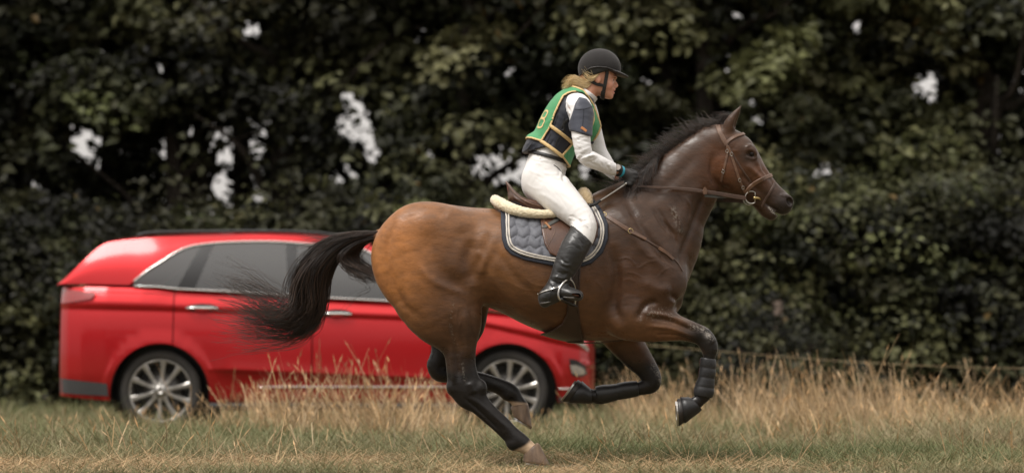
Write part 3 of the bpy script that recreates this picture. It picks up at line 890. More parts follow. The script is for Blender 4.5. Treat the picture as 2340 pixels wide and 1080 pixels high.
M_tail = mat_simple('tail_lens', (.25, .008, .008), .1, coat=1.0)
M_glass, nt, b = new_mat('tinted_glass')
N, L = nt.nodes, nt.links
gl = N.new('ShaderNodeBsdfGlossy'); gl.inputs['Roughness'].default_value = .03; gl.inputs['Color'].default_value = (.95, .95, .95, 1)
tr = N.new('ShaderNodeBsdfTransparent'); tr.inputs['Color'].default_value = (.22, .225, .21, 1)
fr = N.new('ShaderNodeFresnel'); fr.inputs['IOR'].default_value = 2.1
ms = N.new('ShaderNodeMixShader'); L.new(fr.outputs[0], ms.inputs[0]); L.new(tr.outputs[0], ms.inputs[1]); L.new(gl.outputs[0], ms.inputs[2])
L.new(ms.outputs[0], N['Material Output'].inputs['Surface'])

CAR = empty('parked_car', (P(760, 980, CAR_Y)[0], CAR_Y + CAR_W / 2, -.07))
tag(CAR, 'bright red five door car parked in the field behind the horse', 'car')
def cx(px): return P(px, 800, CAR_Y)[0]
def cz(py): return P(1170, py, CAR_Y)[2]
belt_x = [105, 200, 360, 398, 525, 664, 738, 895, 1000, 1050, 1107, 1200, 1280, 1330, 1352, 1368]
belt_y = [650, 651, 655, 660, 666, 675, 680, 688, 694, 700, 707, 717, 734, 755, 774, 788]
def belt(px): return np.interp(px, belt_x, belt_y)
def crease1(px): return np.maximum(np.interp(px, [105, 360, 900, 1100, 1370], [694, 700, 720, 734, 796]), belt(px) + 6)
plan = np.array([(112, .95), (113.5, .6), (119, .36), (130, .20), (150, .11), (185, .055), (240, .022), (320, .004), (420, .0), (700, -.005), (1150, .0), (1225, .02), (1285, .075), (1325, .17), (1350, .33), (1362, .58), (1367, .95)])
ARCH = [(365, 893, 114), (1160, 893, 114)]
def bottom(px):
    b_ = np.interp(px, [105, 200, 480, 1046, 1275, 1370], [895, 905, 924, 924, 912, 905])
    for x, y, r in ARCH:
        d = np.abs(px - x); m = d < r
        b_ = np.where(m, np.minimum(b_, y - np.sqrt(np.maximum(r * r - d * d, 0))), b_)
    return b_
def inset(px, py):
    """how far the skin lies in from the side plane at (px, py)"""
    c1 = crease1(px); bl_ = belt(px); c2 = np.interp(px, [105, 514, 895, 1060, 1370], [846, 840, 856, 862, 850])
    k2 = np.clip(np.minimum((px - 470) / 60, (1075 - px) / 50), 0, 1)
    xs = [bl_ * 0 - 1]
    t = py
    o = np.where(t < c1, .006 + .075 * np.clip((c1 - t) / np.maximum(c1 - bl_, 8), 0, 1.2) ** 1.3, .0)
    o = np.where(t >= c1, .018 * np.exp(-((t - c1) / 26.0)) + .004, o)
    o = o + .022 * np.clip((t - 800) / 95.0, -1.1, 1.1) ** 2 - .012
    o = o + k2 * np.where(t < c2, -.016 * np.exp(-((c2 - t) / 22.0)), .034 * (1 - np.exp(-(t - c2) / 10.0)))
    o = o + (1 - k2) * .02 * np.clip((t - 850) / 70, 0, 1)
    for x, y, r in ARCH:
        d = np.hypot(px - x, py - y)
        o = o - .014 * np.clip((r + 19 - d) / 5, 0, 1)
    return o
def skin(name, x0, x1, y_top, y_bot, mat, parent, step=5.0, rows=None, far=True, wrap=True):
    """one panel of the body side between px x0..x1; follows belt/arches; both the near side and, mirrored, the far side"""
    cols = np.arange(x0, x1 + step * .5, step); cols[-1] = x1
    ar = [x + s * r for x, y, r in ARCH for s in (-1, 1)]
    cols = np.unique(np.concatenate([cols, [a for a in ar if x0 < a < x1], [a + e for a in ar for e in (-.6, .6, 2, -2) if x0 < a + e < x1]]))
    pts = []
    for c in cols:
        c_ = np.array(c)
        yt = float(y_top(c_)); yb = float(min(y_bot(c_), bottom(c_)))
        c1 = float(crease1(c_)); c2 = float(np.interp(c, [105, 514, 895, 1060, 1370], [846, 840, 856, 862, 850]))
        lv = [0, .35, .7, 1]; ys = [yt + (c1 - 1 - yt) * l for l in lv] + [c1 + 1.5, c1 + 10, c1 + 25]
        ys += list(np.linspace(c1 + 40, c2 - 25, 6)) + [c2 - 14, c2 - 6, c2 - .8, c2 + 1.5, c2 + 6, c2 + 14, c2 + 28] + list(np.linspace(c2 + 34, 926, 4))
        ys = np.clip(np.array(ys), yt, yb)
        ins = np.interp(c, plan[:, 0], plan[:, 1])
        o = inset(np.full(len(ys), c), ys)
        pts.append(np.stack([np.full(len(ys), cx(c)), CAR_Y + ins + o, cz(0) + (cz(1) - cz(0)) * ys], 1))
    return _grid(name, np.array(pts), mat, parent, far)
def _grid(name, A, mat, parent, far=True, flip=False, smooth=True, solid=.0):
    n, m, _ = A.shape
    i, j = np.meshgrid(np.arange(n - 1), np.arange(m - 1), indexing='ij')
    q = np.stack([i * m + j, i * m + j + 1, (i + 1) * m + j + 1, (i + 1) * m + j], -1).reshape(-1, 4)
    v = A.reshape(-1, 3)
    d = np.linalg.norm(v[q[:, 0]] - v[q[:, 1]], axis=1) + np.linalg.norm(v[q[:, 2]] - v[q[:, 3]], axis=1)
    q = q[d > 1e-5]
    if flip: q = q[:, ::-1]
    def mk(v, q):
        bm = bmesh.new()
        vs_ = [bm.verts.new(p) for p in v]
        for f in q:
            ff = []
            for k in f:
                if not ff or (v[k] - v[ff[-1]]) @ (v[k] - v[ff[-1]]) > 1e-12: ff.append(k)
            if len(ff) > 2 and (v[ff[0]] - v[ff[-1]]) @ (v[ff[0]] - v[ff[-1]]) < 1e-12: ff = ff[:-1]
            if len(set(ff)) > 2:
                try: bm.faces.new([vs_[k] for k in ff])
                except ValueError: pass
        bmesh.ops.remove_doubles(bm, verts=bm.verts[:], dist=1e-5)
        me = bpy.data.meshes.new(name); bm.to_mesh(me); bm.free(); me.materials.append(mat)
        for p in me.polygons: p.use_smooth = smooth
        return me
    o1 = obj(name, mk(v, q), parent)
    if far:
        v2 = v.copy(); v2[:, 1] = 2 * (CAR_Y + CAR_W / 2) - v2[:, 1]
        obj(name, mk(v2, q[:, ::-1]), parent)
    return o1
yb_full = lambda c: 926.0
door_b = lambda c: 892.0
skin('rear_quarter', 112, 394, lambda c: belt(c), yb_full, M_paint, CAR)
D1 = skin('door', 396.5, 711.8, lambda c: belt(c), door_b, M_paint, CAR)
D2 = skin('door', 714.5, 985, lambda c: belt(c), door_b, M_paint, CAR)
skin('front_wing', 987.5, 1367, lambda c: belt(c), yb_full, M_paint, CAR)
# sill
xs_ = np.arange(478, 1050, 8.0)
A = np.array([[(cx(x), CAR_Y + o, cz(y)) for y, o in ((894.5, .024), (908, .03), (922, .05), (926, .09))] for x in xs_]); _grid('sill', A, M_paint, CAR)
A = np.array([[(cx(x), CAR_Y + o, cz(y)) for y, o in ((920, .03), (926, .022), (934, .03), (938, .12))] for x in xs_]); _grid('sill_guard', A, M_plast, CAR)
# dark inner body behind panel gaps, and underbody
xs_ = np.arange(150, 1330, 20.0)
A = np.array([[(cx(x), CAR_Y + np.interp(x, plan[:, 0], plan[:, 1]) + .07, cz(y)) for y in np.linspace(float(belt(x)) + 14, float(min(bottom(np.array(x)), 915)) - 6, 6)] for x in xs_]); _grid('inner_panel', A, M_trimblk, CAR)
obj('underbody', box_mesh('underbody', (cx(500), CAR_Y + .12, cz(935)), (cx(1030), CAR_Y + CAR_W - .12, cz(890)), M_trimblk, .02), CAR)
# greenhouse
def gin(py, px=600):
    bl_ = float(belt(np.array(px)))
    return .066 + .185 * np.clip((bl_ - py) / 125.0, 0, 1.05) ** 1.55
def gpt(px, py, lift=0.0):
    return (cx(px), CAR_Y + gin(py, px) - lift + float(.13 * max(0.0, (470 - px) / 350.0) ** 2), cz(py))
def patch(name, bot, top, mat, parent, n=14, m=6, lift=0.0, far=True):
    B = catmull(bot, 6) if len(bot) > 2 else np.array(bot, float); T_ = catmull(top, 6) if len(top) > 2 else np.array(top, float)
    s = np.linspace(0, 1, n)
    rb = np.stack([np.interp(s, np.linspace(0, 1, len(B)), B[:, k]) for k in (0, 1)], 1); rt = np.stack([np.interp(s, np.linspace(0, 1, len(T_)), T_[:, k]) for k in (0, 1)], 1)
    A = np.array([[gpt(*(rt[i] + (rb[i] - rt[i]) * t), lift) for t in np.linspace(0, 1, m)] for i in range(n)])
    return _grid(name, A, mat, parent, far)
DLO_top = [(300, 645), (328, 622), (360, 600), (409, 569), (456, 557.5), (525, 552), (618, 551), (700, 556), (780, 562), (827, 570), (860, 588), (910, 622), (960, 660), (985, 689)]
dt = catmull(DLO_top, 6)
def top_at(px): return float(np.interp(px, dt[:, 0], dt[:, 1]))
def seg(a, b, n=8): return [(x, top_at(x)) for x in np.linspace(a, b, n)]
def bseg(a, b, n=8): return [(x, float(belt(np.array(x))) - 1.0) for x in np.linspace(a, b, n)]
patch('window', bseg(302, 401), seg(302, 453), M_glass, CAR)
patch('pillar', bseg(401, 441), seg(453, 481), M_trimblk, CAR, n=5, lift=.004)
patch('window', bseg(441, 658), seg(481, 647), M_glass, CAR)
patch('pillar', bseg(658, 681), seg(647, 672), M_trimblk, CAR, n=4, lift=.004)
patch('window', bseg(681, 978), seg(672, 978), M_glass, CAR, n=24)
tr_top = [gpt(x, y - 2, .006) for x, y in dt]; tr_bot = [gpt(x, float(belt(np.array(x))) - 1, .004) for x in np.linspace(300, 985, 40)]
for s in (1, -1):
    mirr = lambda p: np.array([(a, (b_ if s == 1 else 2 * (CAR_Y + CAR_W / 2) - b_), c) for a, b_, c in p])
    tube_obj('chrome_trim', mirr(tr_top), .0095, M_chrome, CAR, 8, 1)
    tube_obj('chrome_trim', mirr(tr_bot), .0075, M_chrome, CAR, 8, 1)
    strip = [(cx(x), CAR_Y + .024 + .0 * x, cz(883)) for x in (588, 600, 700, 850, 1000, 1042)]; strip[0] = (cx(588), CAR_Y + .024, cz(884.5))
    tube_obj('chrome_strip', mirr(strip), [.004, .0095, .0095, .0095], M_chrome, CAR, 8, 2)
    tube_obj('chrome_strip', mirr([(cx(x), CAR_Y + float(np.interp(x, plan[:, 0], plan[:, 1])) + .005, cz(888)) for x in (1276, 1290, 1310, 1330)]), .009, M_chrome, CAR, 8, 2)
roof_e = catmull([(120, 648), (150, 622), (184, 588), (212, 562), (236, 550), (290, 543), (360, 538.5), (440, 535), (525, 533), (620, 533), (710, 538), (784, 546), (840, 557), (880, 578), (930, 612), (975, 646), (1010, 676)], 4)
def roof_in(px, py): return gin(py, px) + .03
A = []
for x, y in roof_e:
    ty = min(top_at(x) if x > 300 else float(belt(np.array(x))), float(belt(np.array(min(x, 990)))) - 1)
    yy = np.linspace(y, max(y + 1.5, ty - 2.5), 5)
    A.append([(cx(x), CAR_Y + gin(v, x) + .02 * (1 - k / 4) ** 2 * 1.0 + float(.13 * max(0.0, (470 - x) / 350.0) ** 2), cz(v)) for k, v in enumerate(yy)])
_grid('roof_rail_panel', np.array(A), M_paint, CAR)
def top_sheet(name, rows, mat, n=9, crown=.05):
    """rows: (px, py, inset) along the near edge; spans to the mirrored far edge"""
    A = []
    for x, y, ins in rows:
        ys = np.linspace(CAR_Y + ins, CAR_Y + CAR_W - ins, n); u = np.linspace(-1, 1, n)
        A.append([(cx(x) , yy, cz(y) + crown * (1 - uu * uu)) for yy, uu in zip(ys, u)])
    return _grid(name, np.array(A), mat, CAR, False)
R = [(x, y, gin(y, x) + .02 + float(.13 * max(0.0, (470 - x) / 350.0) ** 2)) for x, y in roof_e]
top_sheet('rear_window', [r for r in R if r[0] <= 214], M_glass, crown=.02)
top_sheet('roof', [r for r in R if 206 <= r[0] <= 842], M_paint, crown=.045)
top_sheet('roof_glass', [(x, y - 1.2, i_ + .10) for x, y, i_ in R if 330 <= x <= 770], M_trimblk, crown=.044)
top_sheet('windscreen', [(x, y, i_) for x, y, i_ in R if x >= 838], M_glass, crown=.05)
hood = [(x, float(belt(np.array(x))), float(np.interp(x, plan[:, 0], plan[:, 1])) + .05) for x in (1000, 1030, 1060, 1107, 1150, 1200, 1245, 1285, 1312, 1335, 1350, 1360, 1366)]
top_sheet('bonnet', [(x, y, min(i_, .9)) for x, y, i_ in hood], M_paint, n=13, crown=.075)
top_sheet('tailgate_sill', [(112, 648, .9), (116, 648, .4), (122, 646, .17)], M_paint, crown=.02)
for s in (1, -1):
    rl = np.array([(cx(x), CAR_Y + gin(y, x) + .06, cz(y) + .02) for x, y in [(300, 541), (330, 533), (440, 530), (600, 529), (720, 533), (770, 541)]])
    if s == -1: rl[:, 1] = 2 * (CAR_Y + CAR_W / 2) - rl[:, 1]
    tube_obj('roof_rail', rl, .015, M_trimblk, CAR, 8)
# door handles with cups
for d_, x0, x1, yc in ((D1, 424, 499, 703), (D2, 734, 805, 716)):
    for s in (1, -1):
        def sd_(p):
            p = np.array(p, float)
            if s == -1: p[:, 1] = 2 * (CAR_Y + CAR_W / 2) - p[:, 1]
            return p
        xm = (x0 + x1) / 2; a = np.linspace(0, 2 * math.pi, 25)[:-1]
        rim = [(cx(xm + (x1 - x0) / 2 * math.cos(t)), CAR_Y + .0 + float(inset(np.array(xm), np.array(yc + 9.0 * math.sin(t)))) - .004, cz(yc + 10 * math.sin(t))) for t in a]
        cen = [(cx(xm), CAR_Y + .018, cz(yc))]
        v = sd_(rim + cen); k = np.arange(24); k2 = (k + 1) % 24
        t = np.stack([np.full(24, 24), k, k2], 1)
        obj('handle_cup', mesh_np('handle_cup', v, t if s == 1 else t[:, ::-1], M_trimblk), d_)
        tube_obj('handle', sd_([(cx(x0 + 1), CAR_Y - .004, cz(yc + .5)), (cx(x0 + 14), CAR_Y - .022, cz(yc)), (cx(xm), CAR_Y - .026, cz(yc)), (cx(x1 - 14), CAR_Y - .022, cz(yc + .5)), (cx(x1 - 1), CAR_Y - .004, cz(yc + 1.5))]), [.008, .012, .012, .012, .008], M_chrome, d_, 8)
        o = tube_obj('handle_grip', sd_([(cx(xm - 16), CAR_Y - .003, cz(yc + 6)), (cx(xm), CAR_Y - .006, cz(yc + 7)), (cx(xm + 16), CAR_Y - .003, cz(yc + 6.5))]), [.008, .014, .008], M_paint, d_, 8)
# wheel, arch liner
def lathe(name, prof, mat, parent, c, seg=56):
    """prof: (axial y, radius)"""
    a = np.arange(seg) / seg * 2 * math.pi
    v = np.array([[(r * math.cos(t), y, r * math.sin(t)) for t in a] for y, r in prof]).reshape(-1, 3) + np.array(c)
    k = np.arange(seg); k2 = (k + 1) % seg
    q = np.vstack([np.stack([i * seg + k, (i + 1) * seg + k, (i + 1) * seg + k2, i * seg + k2], 1) for i in range(len(prof) - 1)])
    return obj(name, mesh_np(name, v, q, mat), parent)
RT = 94 * SCAR; RR = 72 * SCAR
for px, py, _ in ARCH:
    for s in (1, -1):
        yo = CAR_Y + .045 if s == 1 else CAR_Y + CAR_W - .045
        c = (cx(px), yo, cz(py)); f = s
        Wd = empty('wheel', c); Wd.parent = CAR; Wd.matrix_parent_inverse = CAR.matrix_basis.inverted()
        lathe('tyre', [(f * .02, RR - .005), (f * .006, RR + .012), (f * .0, RR + .03), (f * .004, RT - .03), (f * .016, RT - .008), (f * .035, RT), (f * .12, RT + .002), (f * .20, RT), (f * .23, RT - .02), (f * .24, RR)], M_tyre, Wd, c)
        lathe('rim', [(f * .022, RR - .004), (f * .01, RR), (f * .008, RR - .008), (f * .02, RR - .016), (f * .06, RR - .03), (f * .20, RR - .04)], M_alloy, Wd, c)
        lathe('brake_disc', [(f * .10, .06), (f * .10, .17), (f * .13, .175)], mat_simple('brake', (.1, .095, .09), .4, .8), Wd, c)
        lathe('wheel_well', [(f * .21, .01), (f * .21, RR)], M_trimblk, Wd, c)
        for k in range(10):
            t = k / 10 * 2 * math.pi + .22 + (k % 2) * .05
            u = np.array([math.cos(t), 0, math.sin(t)]); w = np.array([-math.sin(t), 0, math.cos(t)]); y_ = np.array([0, f * 1.0, 0])
            ring = []
            for r_, hw, d0, d1 in ((.045, .024, .016, .07), (.12, .017, .020, .06), (.20, .021, .016, .05), (RR - .006, .030, .012, .04)):
                p = np.array(c) + u * r_
                ring.append([p - w * hw + y_ * (d0 + .010), p - w * hw * .55 + y_ * d0, p + w * hw * .55 + y_ * d0, p + w * hw + y_ * (d0 + .010), p + w * hw * .7 + y_ * d1, p - w * hw * .7 + y_ * d1])
            A = np.array(ring); m = 6; kk = np.arange(m); k2 = (kk + 1) % m
            q = np.vstack([np.stack([i * m + kk, i * m + k2, (i + 1) * m + k2, (i + 1) * m + kk], 1) for i in range(3)])
            obj('spoke', mesh_np('spoke', A.reshape(-1, 3), q if s == 1 else q[:, ::-1], M_alloy, smooth=False), Wd)
        lathe('hub', [(f * .03, .001), (f * .008, .001), (f * .008, .02), (f * .004, .024), (f * .012, .034), (f * .016, .058), (f * .03, .062), (f * .08, .064)], M_alloy, Wd, c, 28)
        for k in range(5):
            t = k / 5 * 2 * math.pi + .5
            disc('lug_nut', np.array(c) + np.array([.045 * math.cos(t), f * .016, .045 * math.sin(t)]), np.array([0, -f * 1.0, 0]), .009, .008, M_trimblk, Wd) if 'disc' in globals() else None
        # liner
        a = np.linspace(math.radians(-25), math.radians(205), 30); r_ = 112 * SCAR
        A = np.array([[(c[0] + r_ * math.cos(t), yo + f * d, c[2] + r_ * math.sin(t)) for d in (-.03, .30)] for t in a])
        _grid('arch_liner', A, M_trimblk, CAR, False)
        A = np.array([[(c[0] + r_ * q_ * math.cos(t), yo + f * .29, c[2] + r_ * q_ * math.sin(t)) for q_ in (1, 0.05)] for t in np.linspace(0, 2 * math.pi, 30)])
        _grid('arch_back', A, M_trimblk, CAR, False)
# lamps and front details
def on_side(px, py, lift=.004): return (cx(px), CAR_Y + float(np.interp(px, plan[:, 0], plan[:, 1])) + float(inset(np.array(float(px)), np.array(float(py)))) - lift, cz(py))
def side_patch(name, poly_t, poly_b, mat, lift=.004, n=10, m=4, parent=None):
    T_ = catmull(poly_t, 5); B_ = catmull(poly_b, 5); s = np.linspace(0, 1, n)
    rt = np.stack([np.interp(s, np.linspace(0, 1, len(T_)), T_[:, k]) for k in (0, 1)], 1); rb = np.stack([np.interp(s, np.linspace(0, 1, len(B_)), B_[:, k]) for k in (0, 1)], 1)
    A = np.array([[on_side(*(rt[i] + (rb[i] - rt[i]) * t), lift) for t in np.linspace(0, 1, m)] for i in range(n)])
    return _grid(name, A, mat, parent or CAR, True)
side_patch('headlight', [(1268, 748), (1300, 762), (1345, 790)], [(1272, 754), (1305, 776), (1348, 802)], M_lamp, .014)
side_patch('fog_lamp_recess', [(1301, 819), (1320, 822), (1340, 836)], [(1308, 858), (1328, 862), (1345, 854)], M_trimblk, .004)
FL_ = side_patch('fog_lamp', [(1303, 834), (1318, 834), (1336, 842)], [(1308, 852), (1324, 857), (1341, 853)], M_lamp, .016)
side_patch('bumper_lip', [(1276, 906), (1310, 908), (1364, 900)], [(1277, 916), (1312, 920), (1364, 912)], M_plast, .01)
side_patch('tail_light', [(116, 655), (150, 660), (215, 668)], [(116, 690), (150, 690), (205, 682)], M_tail, .014)
side_patch('rear_bumper_guard', [(114, 862), (170, 868), (245, 876)], [(114, 895), (170, 900), (247, 904)], M_plast, .02)
for s in (1, -1):
    bm = bmesh.new(); bmesh.ops.create_uvsphere(bm, u_segments=20, v_segments=12, radius=1)
    for v in bm.verts: v.co = Vector((v.co.x * .10 * (1 - .3 * max(0, v.co.x)), v.co.y * .12, v.co.z * .075))
    me = bpy.data.meshes.new('wing_mirror'); bm.to_mesh(me); bm.free(); me.materials.append(M_paint)
    for p in me.polygons: p.use_smooth = True
    o = obj('wing_mirror', me); yy = CAR_Y - .06 if s == 1 else CAR_Y + CAR_W + .06
    o.location = (cx(960), yy, cz(668)); o.parent = CAR; o.matrix_parent_inverse = CAR.matrix_basis.inverted()
# seats and floor inside
obj('cabin_floor', box_mesh('cabin_floor', (cx(200), CAR_Y + .14, cz(790)), (cx(1010), CAR_Y + CAR_W - .14, cz(770)), M_int, .02), CAR)
for px in (520, 800):
    for yy in (.22, 1.06):
        obj('seat', box_mesh('seat', (cx(px - 60), CAR_Y + yy, cz(770)), (cx(px + 60), CAR_Y + yy + .55, cz(715)), M_int, .05), CAR)
        obj('seat_back', box_mesh('seat_back', (cx(px - 75), CAR_Y + yy, cz(740)), (cx(px - 42), CAR_Y + yy + .55, cz(620)), M_int, .05), CAR)
        obj('headrest', box_mesh('headrest', (cx(px - 74), CAR_Y + yy + .15, cz(614)), (cx(px - 50), CAR_Y + yy + .4, cz(580)), M_int, .03), CAR)
# ================================================================== HORSE
TRUNK = [loft([(872, 545, 600, .05), (900, 502, 660, .13), (940, 481, 690, .19), (985, 470, 706, .225), (1030, 469, 712, .24), (1080, 474, 696, .235),
               (1130, 477, 708, .25), (1200, 487, 742, .285), (1260, 492, 763, .298), (1320, 486, 775, .285), (1370, 462, 778, .255),
               (1420, 446, 775, .225), (1470, 462, 765, .205), (1520, 510, 738, .17), (1550, 580, 700, .11)], k=0.04, p=2.15),
         # withers ridge
         pxchain([(1330, 500, 30, .07, 0), (1370, 474, 32, .06, 0), (1410, 460, 32, .055, 0), (1445, 452, 36, .055, 0)], k=0.08)]
NECK = [pairchain([(1640, 287, 1617, 392, .075, 0), (1604, 302, 1611, 440, .08, 0), (1566, 323, 1602, 468, .088, 0), (1530, 348, 1588, 505, .1, 0),
                   (1494, 380, 1574, 543, .115, 0), (1455, 415, 1567, 580, .135, 0), (1410, 445, 1562, 628, .165, 0), (1400, 520, 1556, 665, .18, 0)], k=0.05)]
HEAD = [  # skull, cheek, nose, muzzle
    pxchain([(1652, 322, 36, .075, 0), (1684, 346, 41, .098, 0), (1712, 396, 40, .088, 0), (1731, 421, 37, .068, 0), (1750, 439, 33, .056, 0),
             (1767, 452, 30, .053, 0), (1782, 463, 28, .056, 0), (1789, 469, 23, .056, 0)], k=0.03),
    pxchain([(1660, 372, 38, .085, 0), (1670, 388, 48, .09, 0), (1690, 408, 42, .082, 0), (1716, 434, 26, .06, 0), (1735, 460, 18, .045, 0),
             (1750, 480, 16, .042, 0), (1762, 489, 15, .04, 0)], k=0.022),
    ell(1800, 459, -.036, 13, 16, .022, rot=0.6, k=0.018, mirror=True),        # nostril wing
    ell(1806, 461, -.055, 8, 11, .022, rot=0.5, k=0.006, sub=True, mirror=True),
    ell(1713, 345, -.075, 19, 12, .026, rot=-0.5, k=0.02, mirror=True),        # brow
    ell(1716, 354, -.1, 11, 9, .018, rot=-0.5, k=0.008, sub=True, mirror=True),  # eye socket
    chain([tuple(P(1752, 470, -.09)) + (.004, .004), tuple(P(1772, 486, -.09)) + (.005, .005), tuple(P(1797, 502, -.09)) + (.007, .007),
           ], k=0.005, n=1, sub=True, mirror=True),
    chain([tuple(P(1768, 484, 0)) + (.003, .09), tuple(P(1798, 503, 0)) + (.009, .09)], k=0.005, n=1, sub=True),
]
EARS = [pxchain([(1664, 300, 15, .026, -.05), (1670, 280, 13.5, .024, -.056), (1682, 260, 8.5, .017, -.058), (1691, 246, 3.2, .008, -.056), (1694, 241, 1.5, .004, -.056)], k=0.012, mirror=True),
        pxchain([(1684, 288, 8, .018, -.075), (1688, 268, 6, .012, -.075), (1693, 252, 2, .006, -.07)], k=0.006, sub=True, mirror=True)]
HAUNCH = [pxchain([(965, 560, 98, .11, -.115), (985, 640, 104, .12, -.13), (1010, 700, 86, .105, -.135), (1035, 735, 60, .08, -.135)], k=0.06, mirror=True),
          ell(935, 600, -.1, 84, 100, .105, rot=0.2, k=0.05, mirror=True),
          ell(1010, 532, -.13, 70, 48, .09, rot=-0.2, k=0.06, mirror=True),      # point of hip / gluteal
          ell(1058, 640, -.15, 42, 62, .075, rot=-0.1, k=0.04, mirror=True)]       # stifle
HIND_NEAR = [pairchain([(960, 745, 1086, 690, .085, -.15), (985, 763, 1086, 722, .072, -.15), (1002, 782, 1086, 757, .058, -.15), (1014, 806, 1087, 792, .05, -.15),
                        (1019, 836, 1087, 828, .044, -.15), (1022, 866, 1093, 858, .042, -.15), (1024, 884, 1100, 876, .043, -.15), (1038, 902, 1109, 898, .04, -.15),
                        (1066, 925, 1117, 912, .032, -.15), (1094, 952, 1133, 930, .029, -.15), (1126, 980, 1160, 955, .028, -.15), (1150, 1003, 1183, 979, .03, -.15),
                        (1170, 1022, 1202, 994, .034, -.15), (1188, 1030, 1214, 1006, .03, -.15), (1205, 1040, 1228, 1020, .031, -.15)], k=0.04),
             ell(1034, 886, -.15, 12, 14, .028, k=0.02), ell(1172, 1014, -.15, 15, 13, .031, rot=-.7, k=.015), ell(1100, 885, -.15, 12, 16, .036, k=.02)]
HIND_FAR = [pxchain([(1040, 640, 60, .09, .14), (1072, 690, 42, .08, .14), (1068, 740, 38, .062, .14), (1040, 780, 33, .05, .14), (1012, 812, 27, .045, .14),
                     (997, 836, 20, .042, .14), (1006, 853, 18, .04, .14), (1040, 857, 17, .034, .14), (1090, 866, 18, .03, .14), (1135, 880, 18, .03, .14),
                     (1166, 896, 20, .034, .14), (1180, 912, 16, .03, .14), (1189, 928, 19, .033, .14)], k=0.04),
            ell(990, 832, .14, 11, 10, .024, k=0.02), ell(1158, 904, .14, 13, 10, .03, rot=-.5, k=.015)]
SHOULDER = [pxchain([(1405, 510, 34, .05, -.135), (1430, 550, 62, .075, -.15), (1465, 610, 76, .085, -.155), (1480, 660, 72, .085, -.155)], k=0.06, mirror=True),
            ell(1525, 640, -.1, 40, 42, .09, k=0.05, mirror=True),               # point of shoulder
            ell(1440, 720, -.16, 52, 42, .075, rot=0.3, k=0.05, mirror=True),     # triceps / elbow
            ell(1520, 690, -.06, 34, 34, .08, k=0.04, mirror=True)]               # breast
FORE_NEAR = [pairchain([(1450, 672, 1432, 775, .085, -.15), (1486, 688, 1470, 779, .08, -.15), (1530, 711, 1515, 778, .064, -.15), (1566, 727, 1552, 777, .052, -.15),
                        (1594, 739, 1577, 781, .044, -.15), (1620, 752, 1593, 787, .042, -.15), (1638, 779, 1602, 800, .042, -.15), (1637, 802, 1606, 813, .037, -.15),
                        (1632, 824, 1606, 824, .03, -.15), (1628, 850, 1604, 850, .026, -.15), (1623, 878, 1599, 876, .026, -.15), (1626, 902, 1590, 892, .03, -.15),
                        (1611, 920, 1588, 903, .027, -.15), (1596, 936, 1572, 914, .028, -.15)], k=0.04)]
FORE_FAR = [pxchain([(1400, 735, 50, .08, .14), (1428, 778, 40, .066, .14), (1454, 813, 33, .055, .14), (1477, 841, 26, .045, .14), (1489, 864, 23, .042, .14),
                     (1486, 879, 20, .04, .14), (1462, 887, 16, .032, .14), (1430, 892, 14, .028, .14), (1400, 898, 14, .027, .14), (1374, 904, 18, .032, .14),
                     (1356, 904, 14, .028, .14), (1338, 900, 16, .03, .14)], k=0.04)]
DOCK = [pxchain([(905, 530, 24, .05, 0), (865, 538, 13, .032, 0), (835, 546, 10, .024, 0), (800, 556, 8, .018, 0), (775, 568, 5, .01, 0)], k=0.025)]
HORSE = TRUNK + NECK + HAUNCH + SHOULDER + HIND_NEAR + HIND_FAR + FORE_NEAR + FORE_FAR + HEAD + EARS + DOCK

gh = Grid((P(760, 540)[0], -.36, P(1000, 1062)[2]), (P(1830, 500)[0], .36, P(1000, 225)[2]), 0.0056)
evaluate(HORSE, gh)
hco, hQ = surface_nets(gh, 3)
hnr = vnormals(hco, hQ)

def world_to_px(co):
    d = co - np.array([0, CAM_Y, CAM_Z])
    f = d[:, 1] * _cp + d[:, 2] * _sp
    u = -d[:, 1] * _sp + d[:, 2] * _cp
    return 1170 + FPX * d[:, 0] / f, 540 - FPX * u / f

def poly_dist(pts, x, y):
    pts = np.asarray(pts, float)
    d = np.full(len(x), 1e9); tt = np.zeros(len(x)); n = len(pts) - 1
    for i in range(n):
        a, b = pts[i], pts[i + 1]; e = b - a
        t = np.clip(((x - a[0]) * e[0] + (y - a[1]) * e[1]) / (e @ e), 0, 1)
        q = np.hypot(x - a[0] - e[0] * t, y - a[1] - e[1] * t)
        m = q < d; d[m] = q[m]; tt[m] = (i + t[m]) / n
    return d, tt

# muscle relief: (polyline in px on the side plane, half width px, height m, both sides)
mx_ = 1170 + hco[:, 0] / S0                                   # side-plane coordinates in px (orthographic)
my_ = 1060 - (hco[:, 2] - P(1170, 1060)[2]) / S0
